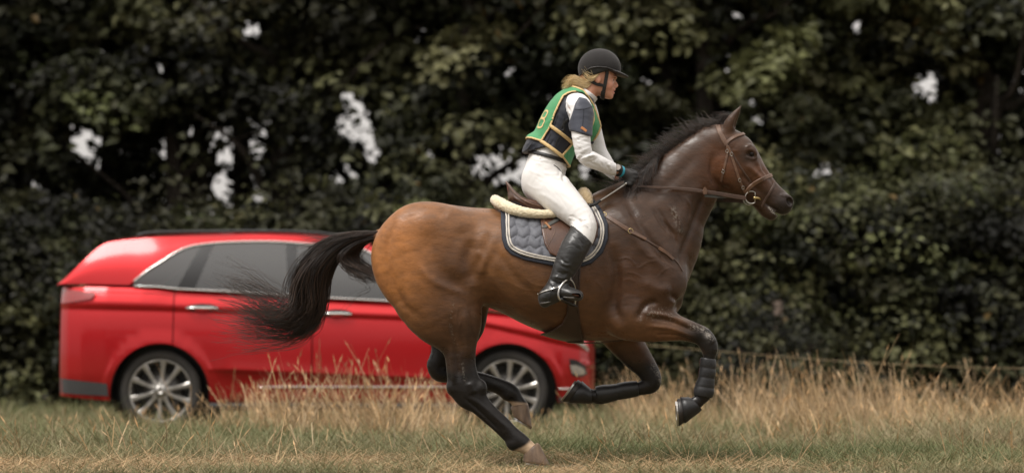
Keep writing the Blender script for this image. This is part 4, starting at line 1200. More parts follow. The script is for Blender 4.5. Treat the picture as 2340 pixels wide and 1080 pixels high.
# convert stroke px to the same orthographic side plane
def side(pts):
    return [((P(x, y)[0]) / S0 + 1170, 1060 - (P(x, y)[2] - P(1170, 1060)[2]) / S0) for x, y in pts]
STROKES = [
    # haunch: groove between the gluteals/biceps and semitendinosus, light fold over the thigh
    ([(905, 500), (890, 560), (892, 620), (920, 690), (975, 740)], 9, -.006, 1),
    ([(1000, 500), (985, 560), (1000, 610), (1040, 650), (1075, 668)], 20, -.006, 1),
    ([(960, 600), (985, 640), (1030, 662), (1075, 678)], 9, .004, 1),
    ([(1078, 550), (1074, 600), (1084, 655)], 16, -.008, 1),
    ([(1058, 545), (1052, 600), (1062, 640)], 16, .004, 1),
    ([(1090, 575), (1105, 600), (1096, 640)], 9, .005, 1),
    ([(1020, 480), (1050, 500), (1066, 535)], 22, .005, 1),
    # gaskin tendon, hock
    ([(1030, 720), (1040, 770), (1048, 830), (1052, 870)], 6, -.006, 0),
    ([(1062, 700), (1068, 760), (1070, 820)], 9, .005, 0),
    ([(1030, 790), (1036, 840), (1040, 880)], 5, .004, 0),
    ([(1075, 870), (1085, 900)], 9, .006, 0),
    ([(1060, 905), (1100, 940), (1150, 990)], 4, -.004, 0),
    ([(1075, 905), (1115, 935), (1170, 985)], 5, .003, 0),
    # ribs and belly
    ([(1110, 610), (1160, 680), (1215, 725)], 12, .003, 1),
    ([(1125, 560), (1180, 640), (1240, 690)], 10, -.004, 1),
    # shoulder blade, spine of the scapula, groove before the shoulder
    ([(1425, 455), (1475, 545), (1530, 615)], 9, -.009, 1),
    ([(1408, 480), (1455, 560), (1515, 620)], 12, .006, 1),
    ([(1395, 560), (1405, 630), (1400, 700), (1420, 745)], 12, -.010, 1),
    ([(1420, 590), (1425, 650), (1430, 700)], 14, .005, 1),
    ([(1500, 690), (1470, 700), (1450, 735)], 7, -.009, 0),
    ([(1520, 672), (1545, 690), (1540, 712)], 7, -.008, 0),
    ([(1455, 640), (1500, 665), (1530, 660)], 14, .006, 1),
    # neck: jugular groove, muscle
    ([(1612, 425), (1590, 490), (1562, 560), (1545, 610)], 7, -.008, 1),
    ([(1590, 420), (1560, 490), (1535, 550)], 14, .005, 1),
    ([(1600, 345), (1540, 410), (1470, 470)], 14, -.004, 1),
    ([(1500, 480), (1520, 515), (1540, 545)], 4, -.004, 1),
    ([(1487, 478), (1505, 510), (1525, 538)], 4, -.004, 1),
    # forearm tendons
    ([(1480, 728), (1530, 735), (1590, 762)], 4, -.006, 0),
    ([(1460, 715), (1520, 724), (1585, 750)], 5, .005, 0),
    ([(1470, 745), (1530, 752), (1588, 775)], 5, .005, 0),
    ([(1490, 765), (1540, 766), (1585, 780)], 3, -.004, 0),
    ([(1612, 765), (1625, 785)], 9, .004, 0),
    # head: facial crest, cheek edge, veins, mouth corner, nostril fold
    ([(1702, 378), (1725, 400), (1745, 420)], 6, .005, 1),
    ([(1690, 400), (1718, 425), (1740, 445)], 6, -.004, 1),
    ([(1626, 350), (1624, 400), (1645, 428), (1675, 438)], 6, -.006, 1),
    ([(1730, 375), (1752, 402), (1775, 432)], 5, -.003, 1),
    ([(1720, 362), (1738, 392)], 5, .003, 1),
    ([(1745, 462), (1760, 474), (1785, 490)], 3, -.005, 1),
    ([(1780, 445), (1797, 449)], 4, .003, 1),
    ([(1700, 340), (1715, 335), (1728, 345)], 3, .004, 1),
    ([(1700, 360), (1716, 366), (1730, 358)], 3, .004, 1),
    # veins
    ([(1455, 565), (1475, 590), (1500, 588)], 2.2, .003, 1),
    ([(1450, 617), (1462, 612), (1475, 603), (1500, 600)], 2.2, .003, 1),
    ([(1495, 640), (1510, 622), (1530, 612)], 2.2, .003, 1),
    ([(1420, 625), (1445, 628), (1465, 640)], 2.0, .0025, 1),
    ([(1150, 640), (1200, 665), (1250, 670), (1290, 690)], 2.4, .0025, 1),
    ([(1060, 690), (1075, 730), (1080, 790)], 2.2, .003, 0),
    ([(1050, 700), (1045, 740), (1062, 790)], 2.2, .003, 0),
    ([(1650, 330), (1662, 345), (1690, 350)], 2.0, .002, 1),
    ([(1405, 600), (1425, 592), (1440, 600), (1450, 617)], 2.2, .003, 1), ([(1410, 650), (1432, 640), (1450, 650)], 2.2, .0025, 1), ([(1500, 600), (1520, 606), (1540, 622)], 2.2, .0025, 1),
    ([(1470, 560), (1492, 575), (1515, 580)], 2.2, .0025, 1), ([(1350, 640), (1372, 660), (1380, 700)], 2.4, .0022, 1), ([(1200, 640), (1225, 655), (1260, 655)], 2.2, .002, 1),
    ([(1520, 470), (1545, 500), (1552, 540)], 3.0, .003, 1), ([(1505, 500), (1530, 530), (1545, 565)], 2.6, -.003, 1), ([(1560, 450), (1575, 480), (1570, 520)], 2.6, .0025, 1),
    ([(1540, 440), (1556, 470), (1560, 500)], 2.4, -.0025, 1), ([(1060, 720), (1050, 760), (1058, 800), (1050, 840)], 2.2, .003, 0), ([(1070, 740), (1076, 790), (1072, 830)], 2.2, .0025, 0),
    ([(1520, 730), (1560, 745), (1590, 765)], 2.2, .003, 0), ([(1725, 385), (1745, 400), (1752, 420)], 2.2, .0022, 1), ([(1715, 405), (1735, 418), (1748, 438)], 2.2, .002, 1),
]
for pts, wd, amp, both in STROKES:
    sp = side(pts)
    lo = np.min(sp, 0) - wd * 3; hi = np.max(sp, 0) + wd * 3
    m = (mx_ > lo[0]) & (mx_ < hi[0]) & (my_ > lo[1]) & (my_ < hi[1])
    m &= (np.abs(hnr[:, 1]) > 0.05)
    if not both: m &= hco[:, 1] < 0
    ii = np.nonzero(m)[0]
    if not len(ii): continue
    d, tt = poly_dist(catmull(sp, 5), mx_[ii], my_[ii])
    fall = np.exp(-(d / wd) ** 2) * np.clip(np.minimum(tt, 1 - tt) * 5, 0, 1)
    hco[ii] += hnr[ii] * ((1.7 if wd > 2.5 else .62) * amp * fall * np.clip(np.abs(hnr[ii, 1]) * 2, 0, 1))[:, None]
# wrinkled wet skin at the flank and neck
def vnoise(co, scale, seed=0):
    r = np.random.default_rng(seed); out = np.zeros(len(co))
    for o in range(6):
        k = r.normal(size=3); k *= scale / np.linalg.norm(k) * (0.6 + 0.9 * r.random())
        out += np.sin(co @ k + r.random() * 6.28)
    return out / 6 ** .5
ffl = np.exp(-(((mx_ - 1105) / 35) ** 2 + ((my_ - 590) / 45) ** 2))
hco += hnr * (0.0028 * ffl * np.sin(((mx_ + my_ * .55) / 6.5) + 1.3 * vnoise(hco, 20, 3)))[:, None]
hco += hnr * (0.0016 * vnoise(hco, 16, 5))[:, None]

# bay coat: golden brown quarters, darker neck and face, black points
def lerp(a, b, t): return a + (b - a) * t[:, None]
hx, hy = world_to_px(hco)
cc = np.tile(np.array([.11, .050, .021]), (len(hco), 1))
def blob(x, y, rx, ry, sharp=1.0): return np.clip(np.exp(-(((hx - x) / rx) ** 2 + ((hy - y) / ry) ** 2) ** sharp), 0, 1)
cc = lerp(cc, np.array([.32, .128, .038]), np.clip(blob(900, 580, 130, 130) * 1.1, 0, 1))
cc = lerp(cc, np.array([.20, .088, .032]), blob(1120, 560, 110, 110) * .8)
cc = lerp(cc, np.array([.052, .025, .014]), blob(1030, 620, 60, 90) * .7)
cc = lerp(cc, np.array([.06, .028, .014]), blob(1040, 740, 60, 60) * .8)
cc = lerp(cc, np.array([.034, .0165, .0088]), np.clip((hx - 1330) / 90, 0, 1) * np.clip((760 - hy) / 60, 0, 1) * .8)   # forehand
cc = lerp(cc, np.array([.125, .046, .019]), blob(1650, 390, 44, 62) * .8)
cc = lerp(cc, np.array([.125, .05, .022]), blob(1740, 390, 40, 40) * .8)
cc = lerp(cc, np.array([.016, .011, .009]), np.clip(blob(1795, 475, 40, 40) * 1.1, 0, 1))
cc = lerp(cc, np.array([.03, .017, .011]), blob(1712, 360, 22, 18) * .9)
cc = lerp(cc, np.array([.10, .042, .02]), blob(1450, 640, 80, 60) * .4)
BLK = np.array([.008, .0062, .0055])
def legdark(m, t): 
    global cc
    cc = lerp(cc, BLK, np.where(m, np.clip(t, 0, 1), 0))
near, far = hco[:, 1] < 0, hco[:, 1] >= 0
nz = vnoise(hco, 30, 9) * 12
legdark(near & (hx < 1300) & (hy > 700), (hy + nz - 740) / 110)
legdark(far & (hx < 1300) & (hy > 690), (hy + nz - 690) / 80)
legdark(near & (hx > 1425) & (hy > 690), np.maximum((hx + nz - 1545) / 60, (hy - 790) / 20))
legdark(far & (hx > 1300) & (hy > 775), (hy + nz - 780) / 60)
legdark((hx < 872) & (hy < 590) & (np.abs(hco[:, 1]) < .045), (864 - hx) / 12)              # dock
sock = np.where(near & (hx < 1300), np.clip((hx * .7 + hy * .7 - (1196 * .7 + 1012 * .7) + nz * .3) / 5, 0, 1), 0)
sock = np.maximum(sock, np.where(far & (hx > 1150) & (hx < 1260), np.clip((hy - 912 + nz * .3) / 5, 0, 1), 0))
cc = lerp(cc, np.array([.42, .3, .2]), sock)
cc *= (1 + .10 * vnoise(hco, 9, 21) + .06 * vnoise(hco, 45, 22))[:, None].clip(.5, 1.5)
cc = lerp(cc, np.array([.3, .27, .24]), np.clip(blob(1618, 757, 9, 12) * .55 * (vnoise(hco, 160, 4) > 0), 0, 1))   # sweat foam on the knee

def streak(pts, wd, amt, colr, side_=0, thr=.0, fr=170, seed=51):
    global cc
    d, _t = poly_dist(catmull(pts, 4), hx, hy)
    m = np.exp(-(d / wd) ** 2) * amt * (.5 * vnoise(hco, fr, seed) + np.random.default_rng(seed).normal(size=len(hco)) > thr)
    if side_: m = np.where(hco[:, 1] * side_ > 0, m, 0)
    cc = lerp(cc, np.array(colr), np.clip(m, 0, 1))
SALT = (.30, .27, .23)
streak([(1035, 695), (1030, 735), (1040, 780), (1055, 830), (1062, 870)], 4, .3, SALT, -1, .9)
streak([(1540, 480), (1548, 505), (1556, 530)], 7, .35, SALT, -1, .6)
streak([(1580, 745), (1610, 755), (1625, 775)], 6, .6, SALT, -1, .3)
streak([(1490, 835), (1505, 855), (1508, 872)], 5, .4, SALT, 1, .5)
streak([(1758, 474), (1772, 490), (1782, 496), (1792, 492)], 3.2, .6, (.5, .46, .4), 0, .2)
streak([(1470, 720), (1510, 712), (1530, 722)], 14, .4, SALT, -1, 1.1)
M_coat, nt, b = new_mat('bay_coat')
N, L = nt.nodes, nt.links
va = N.new('ShaderNodeVertexColor'); va.layer_name = 'Col'
tc = N.new('ShaderNodeTexCoord'); mp = N.new('ShaderNodeMapping'); mp.inputs['Scale'].default_value = (.55, 1, 1.25)
mp.inputs['Rotation'].default_value = (0, .5, 0)
L.new(tc.outputs['Object'], mp.inputs['Vector'])
n1 = N.new('ShaderNodeTexNoise'); n1.inputs['Scale'].default_value = 26; n1.inputs['Detail'].default_value = 8; n1.inputs['Roughness'].default_value = .65
n2 = N.new('ShaderNodeTexNoise'); n2.inputs['Scale'].default_value = 120; n2.inputs['Detail'].default_value = 6
n3 = N.new('ShaderNodeTexNoise'); n3.inputs['Scale'].default_value = 15; n3.inputs['Detail'].default_value = 8; n3.inputs['Roughness'].default_value = .7
for n in (n1, n2, n3): L.new(mp.outputs[0], n.inputs['Vector'])
r1 = N.new('ShaderNodeMapRange'); r1.inputs['From Min'].default_value = .3; r1.inputs['From Max'].default_value = .72
r1.inputs['To Min'].default_value = .70; r1.inputs['To Max'].default_value = 1.30
L.new(n1.outputs['Fac'], r1.inputs['Value'])
vm = N.new('ShaderNodeVectorMath'); vm.operation = 'SCALE'
L.new(va.outputs['Color'], vm.inputs[0]); L.new(r1.outputs[0], vm.inputs['Scale'])
L.new(vm.outputs[0], b.inputs['Base Color'])
r2 = N.new('ShaderNodeMapRange'); r2.inputs['From Min'].default_value = .35; r2.inputs['From Max'].default_value = .65
r2.inputs['To Min'].default_value = .22; r2.inputs['To Max'].default_value = .60
L.new(n3.outputs['Fac'], r2.inputs['Value']); L.new(r2.outputs[0], b.inputs['Roughness'])
b.inputs['Specular IOR Level'].default_value = .34
b.inputs['Sheen Weight'].default_value = .08; b.inputs['Sheen Roughness'].default_value = .4
bp1 = N.new('ShaderNodeBump'); bp1.inputs['Strength'].default_value = .35; bp1.inputs['Distance'].default_value = .004
L.new(n1.outputs['Fac'], bp1.inputs['Height'])
bp2 = N.new('ShaderNodeBump'); bp2.inputs['Strength'].default_value = .35; bp2.inputs['Distance'].default_value = .0025
L.new(n2.outputs['Fac'], bp2.inputs['Height']); L.new(bp1.outputs[0], bp2.inputs['Normal']); L.new(bp2.outputs[0], b.inputs['Normal'])

HORSE_O = empty('horse', P(1225, 1064, -.15))
tag(HORSE_O, 'dark bay horse in full gallop carrying the rider past the red car', 'horse')
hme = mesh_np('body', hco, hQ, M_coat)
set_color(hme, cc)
obj('body', hme, HORSE_O)
BVH_H = BVHTree.FromPolygons([tuple(v) for v in hco], [tuple(q) for q in hQ])

# ---- hooves with shoes
M_hoof = mat_simple('hoof_horn', (.24, .16, .10), .5, bump=.5, bscale=40, col2=(.07, .04, .025), vscale=9, stretch=(3, 1, 1), bdist=.002)
M_hoofd = mat_simple('hoof_dark', (.02, .016, .014), .42, bump=.4, bscale=40)
M_steel = mat_simple('steel', (.55, .53, .5), .28, 1.0, var=.3, vscale=60)
M_brass = mat_simple('brass', (.55, .42, .2), .3, 1.0)
def hoof(cb, cf, sb, sf, yc, mat, w0=.042, w1=.058):
    """coronet back/front, sole heel/toe in px"""
    rings = []
    for t, gw in ((-.12, .86), (0, 1), (.35, 1), (.75, 1), (.94, 1.0), (1, .95)):
        tt = max(0, t)
        A = P(*cb, yc) * (1 - t) + P(*sb, yc) * t; B = P(*cf, yc) * (1 - t) + P(*sf, yc) * t
        c = (A + B) / 2; u = (B - A) / 2 * gw; w = (w0 * (1 - tt) + w1 * tt) * gw
        a = np.arange(24) / 24 * 2 * math.pi
        ring = c + np.cos(a)[:, None] * u + np.sin(a)[:, None] * np.array([0, 1, 0]) * w * (1 - .18 * np.clip(-np.cos(a), 0, 1))[:, None]
        rings.append(ring)
    k = np.arange(24); k2 = (k + 1) % 24
    v = np.vstack(rings); m = len(rings)
    q = np.vstack([np.stack([i * 24 + k, i * 24 + k2, (i + 1) * 24 + k2, (i + 1) * 24 + k], 1) for i in range(m - 1)])
    cen = np.vstack([rings[0].mean(0), rings[-1].mean(0) * .9 + rings[-3].mean(0) * .1])
    n = len(v); v = np.vstack([v, cen])
    tri = np.vstack([np.stack([np.full(24, n), k2, k], 1), np.stack([np.full(24, n + 1), (m - 1) * 24 + k, (m - 1) * 24 + k2], 1)])
    o = obj('hoof', mesh_np('hoof', v, [q, tri], mat), HORSE_O)
    # shoe: flat U below the wall
    A, B = P(*sb, yc), P(*sf, yc); c = (A + B) / 2; u = (B - A) / 2
    nrm = np.cross(u, [0, 1, 0]); nrm /= np.linalg.norm(nrm)
    cor = (P(*cb, yc) + P(*cf, yc)) / 2
    if nrm @ (c - cor) < 0: nrm = -nrm
    a = np.linspace(-2.55, 2.55, 25)
    ring = c + np.cos(a)[:, None] * u * .97 + np.sin(a)[:, None] * np.array([0, 1, 0]) * w1 * .95 + nrm * .001
    inn = c + np.cos(a)[:, None] * u * .62 + np.sin(a)[:, None] * np.array([0, 1, 0]) * w1 * .6 + nrm * .001
    h = nrm * .008
    vv = np.stack([ring, ring + h, inn + h, inn], 1).reshape(-1, 3)
    k = np.arange(4); k2 = (k + 1) % 4
    q = np.vstack([np.stack([i * 4 + k, i * 4 + k2, (i + 1) * 4 + k2, (i + 1) * 4 + k], 1) for i in range(24)])
    q = np.vstack([q, [[3, 2, 1, 0]], [[96, 97, 98, 99]]])
    obj('horseshoe', mesh_np('horseshoe', vv, q, M_steel, smooth=False), o)
hoof((1197, 1037), (1233, 1014), (1196, 1055), (1258, 1063), -.15, M_hoof, .04, .056)
hoof((1167, 930), (1208, 926), (1172, 950), (1216, 978), .14, M_hoof, .04, .054)
hoof((1574, 908), (1597, 940), (1547, 910), (1551, 974), -.15, M_hoofd, .042, .056)
hoof((1347, 886), (1344, 920), (1321, 866), (1284, 917), .14, M_hoofd, .042, .056)
# ---- eyes
M_eye = mat_simple('horse_eye', (.006, .004, .003), .12, spec=.35)
for s in (-1, 1):
    bm = bmesh.new(); bmesh.ops.create_uvsphere(bm, u_segments=20, v_segments=14, radius=.021)
    me = bpy.data.meshes.new('eye'); bm.to_mesh(me); bm.free(); me.materials.append(M_eye)
    for p in me.polygons: p.use_smooth = True
    o = obj('eye', me); p = P(1716, 354, 0); o.location = (p[0], s * .0715, p[2]); o.parent = HORSE_O
    o.matrix_parent_inverse = HORSE_O.matrix_basis.inverted()

# ---- hair
M_hair = mat_vcol('horse_hair', rough=.42, spec=.5)
def guide_hair(name, guides, n, r0, r1, M=18, spread=.012, jitter=.02, parent=None, mat=None, tone=((.010, .007, .006), (.075, .042, .026)), seed=1, clump=0, tipspread=3.0, gw=None, lenvar=.10):
    rg = np.random.default_rng(seed)
    G = np.stack([catmull(g, 10)[np.linspace(0, (len(g) - 1) * 10, M).round().astype(int)] for g in guides])   # (K,M,3)
    K = len(G)
    s = rg.random(n) * (K - 1)
    if gw is not None:
        s = np.interp(rg.random(n), np.linspace(0, 1, len(gw)), gw) * (K - 1)
    i = np.clip(s.astype(int), 0, K - 2); f = (s - i)[:, None, None]
    path = G[i] * (1 - f) + G[i + 1] * f
    t = np.linspace(0, 1, M)[None, :, None]
    off = rg.normal(size=(n, 1, 3)) * spread * (1 + (tipspread - 1) * t ** 1.5)
    if clump:
        cl = rg.integers(0, clump, n); co_ = rg.normal(size=(clump, 1, 3)) * spread * tipspread * 1.3
        off = off * .26 + co_[cl] * t ** 1.2
        phc = rg.random((clump, 1, 3)) * 6.28
        path = path + np.sin(t * (4 + 2 * rg.random((clump, 1, 3))[cl]) + phc[cl]) * jitter * t
    path = path + off
    ph = rg.random((n, 1, 3)) * 6.28; fr = 3 + 5 * rg.random((n, 1, 3))
    path = path + np.sin(t * fr + ph) * jitter * .5 * t
    # different lengths
    ln = np.clip(1 - rg.exponential(lenvar, n), .3, 1.0)
    tt = np.linspace(0, 1, M)[None, :] * ln[:, None] * (M - 1)
    i0 = np.clip(tt.astype(int), 0, M - 2); ff = (tt - i0)[..., None]
    ar = np.arange(n)[:, None]
    path = path[ar, i0] * (1 - ff) + path[ar, i0 + 1] * ff
    v, q = tubes(path, np.full(n, r0) * (.7 + .6 * rg.random(n)), np.full(n, r1))
    me = mesh_np(name, v, q, mat or M_hair)
    c = np.array(tone[0]) + (np.array(tone[1]) - np.array(tone[0])) * (rg.random((n, 1)) ** 2)
    set_color(me, np.repeat(c, M * 3, 0))
    return obj(name, me, parent)
def gp(pts, ys): return [P(x, y, yy) for (x, y), yy in zip(pts, np.interp(np.linspace(0, 1, len(pts)), np.linspace(0, 1, len(ys)), ys))]
tail_guides = [
    gp([(868, 529), (800, 534), (735, 556), (696, 595), (676, 640), (673, 684), (655, 704), (615, 682), (565, 655), (505, 638)], [-.01, -.03, -.02, .03]),
    gp([(868, 531), (800, 542), (745, 572), (708, 612), (692, 655), (690, 700), (664, 722), (618, 708), (570, 684), (512, 664)], [-.02, -.06, -.05, .0]),
    gp([(866, 534), (802, 552), (752, 588), (722, 635), (708, 685), (696, 728), (660, 742), (612, 732), (562, 712), (510, 690)], [-.01, -.02, .02, .05]),
    gp([(864, 538), (806, 558), (760, 596), (735, 645), (724, 696), (708, 740), (668, 757), (618, 754), (560, 745), (505, 728)], [.0, .03, .04, .08]),
    gp([(862, 542), (810, 562), (766, 603), (744, 652), (734, 704), (712, 750), (668, 768), (605, 770), (550, 768), (498, 774)], [.01, .05, .04, .02])]
TAIL = empty('tail', P(866, 535, 0)); TAIL.parent = HORSE_O; TAIL.matrix_parent_inverse = HORSE_O.matrix_basis.inverted()
guide_hair('tail_hair', tail_guides, 1050, .0017, .0006, M=28, spread=.011, jitter=.042, parent=TAIL, seed=11, clump=20, tipspread=3.6, lenvar=.26)
guide_hair('tail_hair', [g[:7] for g in tail_guides], 760, .0019, .0008, M=18, spread=.009, jitter=.016, parent=TAIL, seed=12, clump=22, tipspread=1.5, lenvar=.2)
under = [gp([(862, 540), (810, 556), (775, 585), (785, 608), (815, 624), (850, 640)], [-.02, -.06, -.05]),
         gp([(862, 542), (820, 560), (795, 585), (805, 606), (830, 622), (856, 636)], [.0, .0, -.02]),
         gp([(862, 544), (830, 562), (818, 588), (830, 608), (846, 620), (858, 628)], [.03, .05, .02])]
guide_hair('tail_hair', under, 420, .0015, .0006, M=16, spread=.01, jitter=.012, parent=TAIL, seed=13, clump=14, tipspread=1.5)
wisps = [gp([(840, 560), (800, 600), (790, 630), (835, 625), (845, 650), (815, 672), (780, 700)], [-.02, -.05]), gp([(842, 560), (815, 600), (800, 625), (830, 640), (842, 660), (808, 670), (776, 705)], [-.02, -.05])]
guide_hair('tail_hair', wisps, 7, .0009, .0005, M=24, spread=.006, jitter=.02, parent=TAIL, seed=14)
fly = [gp([(840, 535), (780, 545), (740, 560), (705, 575), (670, 592)], [-.05, -.08]), gp([(840, 533), (770, 540), (730, 545), (710, 540), (695, 532)], [.03, .05])]
guide_hair('tail_hair', fly, 60, .0010, .0004, M=14, spread=.008, jitter=.03, parent=TAIL, seed=15, tipspread=3)

MANE = empty('mane', P(1560, 330, 0)); MANE.parent = HORSE_O; MANE.matrix_parent_inverse = HORSE_O.matrix_basis.inverted()
def mane_guides(ys):
    base = [(1655, 286), (1625, 291), (1595, 304), (1565, 322), (1535, 344), (1508, 366), (1485, 390), (1462, 410), (1440, 425), (1415, 438)]
    mid = [(1634, 276), (1602, 285), (1570, 296), (1540, 312), (1510, 334), (1486, 357), (1464, 380), (1442, 398), (1420, 414), (1394, 430)]
    tip = [(1612, 284), (1574, 284), (1542, 292), (1508, 308), (1480, 336), (1458, 364), (1432, 388), (1412, 404), (1390, 422), (1364, 440)]
    out = []
    for a, m, t in zip(base, mid, tip):
        t = (m[0] + (t[0] - m[0]) * .75, m[1] + (t[1] - m[1]) * .75); m = (a[0] + (m[0] - a[0]) * .8, a[1] + (m[1] - a[1]) * .8)
        out.append([P(a[0] + 4, a[1] + 8, 0.0), P(a[0], a[1], ys[0] * .4), P(m[0], m[1], ys[0]), P(t[0], t[1], ys[1])])
    return out
guide_hair('mane_hair', mane_guides((.02, .05)), 1000, .0015, .0005, M=12, spread=.008, jitter=.02, parent=MANE, seed=21, clump=26, tipspread=2.6, lenvar=.3)
guide_hair('mane_hair', mane_guides((-.02, .01)), 520, .0014, .0005, M=12, spread=.010, jitter=.02, parent=MANE, seed=22, clump=30, tipspread=1.6, lenvar=.22)
lowm = [[P(a, b, 0), P(a + 2, b - 14, -.03), P(a - 10, b - 8, -.07), P(a - 16, b + 16, -.10), P(a - 18, b + 34, -.125)] for a, b in [(1512, 366), (1490, 388), (1468, 408), (1446, 424)]]
guide_hair('mane_hair', lowm, 420, .0014, .0005, M=12, spread=.009, jitter=.012, parent=MANE, seed=23, clump=24, tipspread=1.4)
fore = [[P(1668, 285, 0), P(1662, 272, -.01), P(1650, 268, -.02), P(1636, 280, -.04)], [P(1672, 287, 0), P(1676, 274, .01), P(1664, 262, .02), P(1645, 268, .03)]]
guide_hair('forelock', fore, 140, .0012, .0005, M=10, spread=.008, jitter=.02, parent=MANE, seed=24, tipspread=2)
# ================================================================== TACK (each piece a thing of its own)
def proj(pts, n=6, bvh=None, lift=0.0):
    """px path -> points and normals on the horse as seen from the camera"""
    bvh = bvh or BVH_H
    q = catmull(pts, n)
    o = Vector((0, CAM_Y, CAM_Z)); out, nr = [], []
    for x, y in q:
        d = Vector(P(x, y, 0)) - o; d.normalize()
        hit, nn, _, _ = bvh.ray_cast(o, d)
        if hit is None: continue
        if nn.dot(d) > 0: nn = -nn
        out.append(np.array(hit + nn * lift)); nr.append(np.array(nn))
    if len(out) < 3: return None, None
    out, nr = np.array(out), np.array(nr)
    for _ in range(2):                                          # even out
        out[1:-1] = (out[:-2] + 2 * out[1:-1] + out[2:]) / 4
        nr[1:-1] = (nr[:-2] + 2 * nr[1:-1] + nr[2:]) / 4
    nr /= np.linalg.norm(nr, axis=1, keepdims=True)
    return out + nr * .001, nr
def strap(name, pts, width_px, thick, mat, parent, both=True, n=6, lift=0.0, bvh=None):
    p, nr = proj(pts, n, bvh, lift)
    if p is None: print('NOHIT', name, pts); return
    obj(name, ribbon_mesh(name, p, nr, width_px * S0, thick, mat), parent)
    if both:
        f = np.array([1, -1, 1])
        obj(name, ribbon_mesh(name, (p * f)[::-1], (nr * f)[::-1], width_px * S0, thick, mat), parent)

M_leather = mat_simple('brown_leather', (.10, .042, .022), .38, bump=.35, bscale=260, col2=(.055, .022, .012), vscale=14, coat=.15)
M_strap = mat_simple('bridle_leather', (.16, .085, .05), .42, bump=.3, bscale=300, col2=(.08, .042, .026), vscale=22)
M_strapd = mat_simple('dark_bridle_leather', (.075, .04, .025), .42, bump=.3, bscale=300, col2=(.045, .024, .016), vscale=22)
M_navy = mat_simple('navy_binding', (.018, .023, .038), .7, bump=.4, bscale=500, var=.3, vscale=30)
M_quilt = mat_simple('grey_quilt', (.12, .125, .148), .6, bump=.35, bscale=420, col2=(.085, .089, .106), vscale=40, sheen=.2)
M_cream = mat_simple('cream_piping', (.62, .58, .52), .7, bump=.4, bscale=600, var=.15, vscale=60)
M_fleece = mat_simple('sheepskin', (.80, .72, .54), .95, bump=.6, bscale=170, col2=(.70, .59, .39), vscale=30, sheen=.5, bdist=.004)
M_fleece2 = mat_simple('front_sheepskin', (.5, .38, .22), .95, bump=.9, bscale=170, col2=(.36, .26, .14), vscale=30, sheen=.4, bdist=.006)
M_black = mat_simple('black_rubber', (.012, .012, .013), .4, bump=.3, bscale=160)
M_grey_strap = mat_simple('grey_leather', (.07, .072, .066), .55, bump=.3, bscale=260, var=.3, vscale=30)

YS = -.27
def shell(g, inner, outer): return np.maximum(g.f - outer, inner - g.f)
BARREL = TRUNK + SHOULDER[:1]
lo_, hi_ = P(1128, 800, -.2), P(1420, 400, -.2)
gt = Grid((lo_[0], -.37, lo_[2]), (hi_[0], .37, hi_[2]), 0.0048)
evaluate(BARREL, gt, .09)
TX, TY, TZ = gt.xyz()
def sub(f):
    g = Grid.__new__(Grid); g.lo, g.h, g.n, g.ax = gt.lo, gt.h, gt.n, gt.ax; g.f = f.astype(np.float32)
    return g

# ---- saddle pad
pad_poly = pxpoly([(1144, 440), (1144, 484), (1145, 520), (1147, 547), (1153, 566), (1167, 581), (1200, 595), (1263, 608), (1300, 612), (1325, 611), (1352, 602),
                   (1378, 577), (1390, 545), (1390, 510), (1376, 475), (1357, 446), (1345, 430), (1240, 430)], YS, 1)
pd = poly_sd(pad_poly, TX, TZ)
PAD = empty('saddle_pad', P(1265, 490, 0))
tag(PAD, 'grey quilted saddle pad with navy edge and cream piping under the saddle', 'saddle pad')
px12, px19 = 11 * S0, 20 * S0
co, Q = surface_nets(sub(np.maximum(shell(gt, .002, .014), pd + px12)), 2)
nr = vnormals(co, Q)
qx, qy = world_to_px(co); 
uu = (qx - 1152) / 29.0; vv = (qy - 493) / 24.0
vv2 = vv + .16 * np.cos(2 * math.pi * uu); uu2 = uu + .10 * np.sin(math.pi * vv)
puff = (np.abs(np.sin(math.pi * uu2)) * np.abs(np.sin(math.pi * vv2))) ** .32
side_ = np.clip((np.abs(nr[:, 1]) - .2) * 3, 0, 1)
co = co + nr * ((puff * .014 - .004) * side_)[:, None]
obj('quilted_panel', mesh_np('quilted_panel', co, Q, M_quilt), PAD)
sdf_obj('binding', sub(smax(shell(gt, .001, .015), np.maximum(pd, -pd - px12 - .003), .006)), M_navy, PAD, 1)
bco = [v.co[:] for o in PAD.children for v in o.data.vertices]; boff, bfc = 0, []
for o in PAD.children:
    bfc += [tuple(i + boff for i in p.vertices) for p in o.data.polygons]; boff += len(o.data.vertices)
bv_pad = BVHTree.FromPolygons(bco, bfc)
pout = np.array([(1144, 486), (1145, 520), (1147, 547), (1153, 566), (1167, 581), (1200, 595), (1263, 608), (1300, 612), (1325, 611), (1352, 602), (1378, 577), (1390, 545), (1390, 510), (1376, 475), (1360, 452)], float)
pout = catmull(pout, 3); pt_ = np.gradient(pout, axis=0); pt_ /= np.linalg.norm(pt_, axis=1, keepdims=True)
for ins in (13.2, 18.2):
    pth = pout + np.stack([pt_[:, 1], -pt_[:, 0]], 1) * ins
    strap('piping', [tuple(p) for p in pth], 3.6, .006, M_cream, PAD, bvh=bv_pad, n=2)

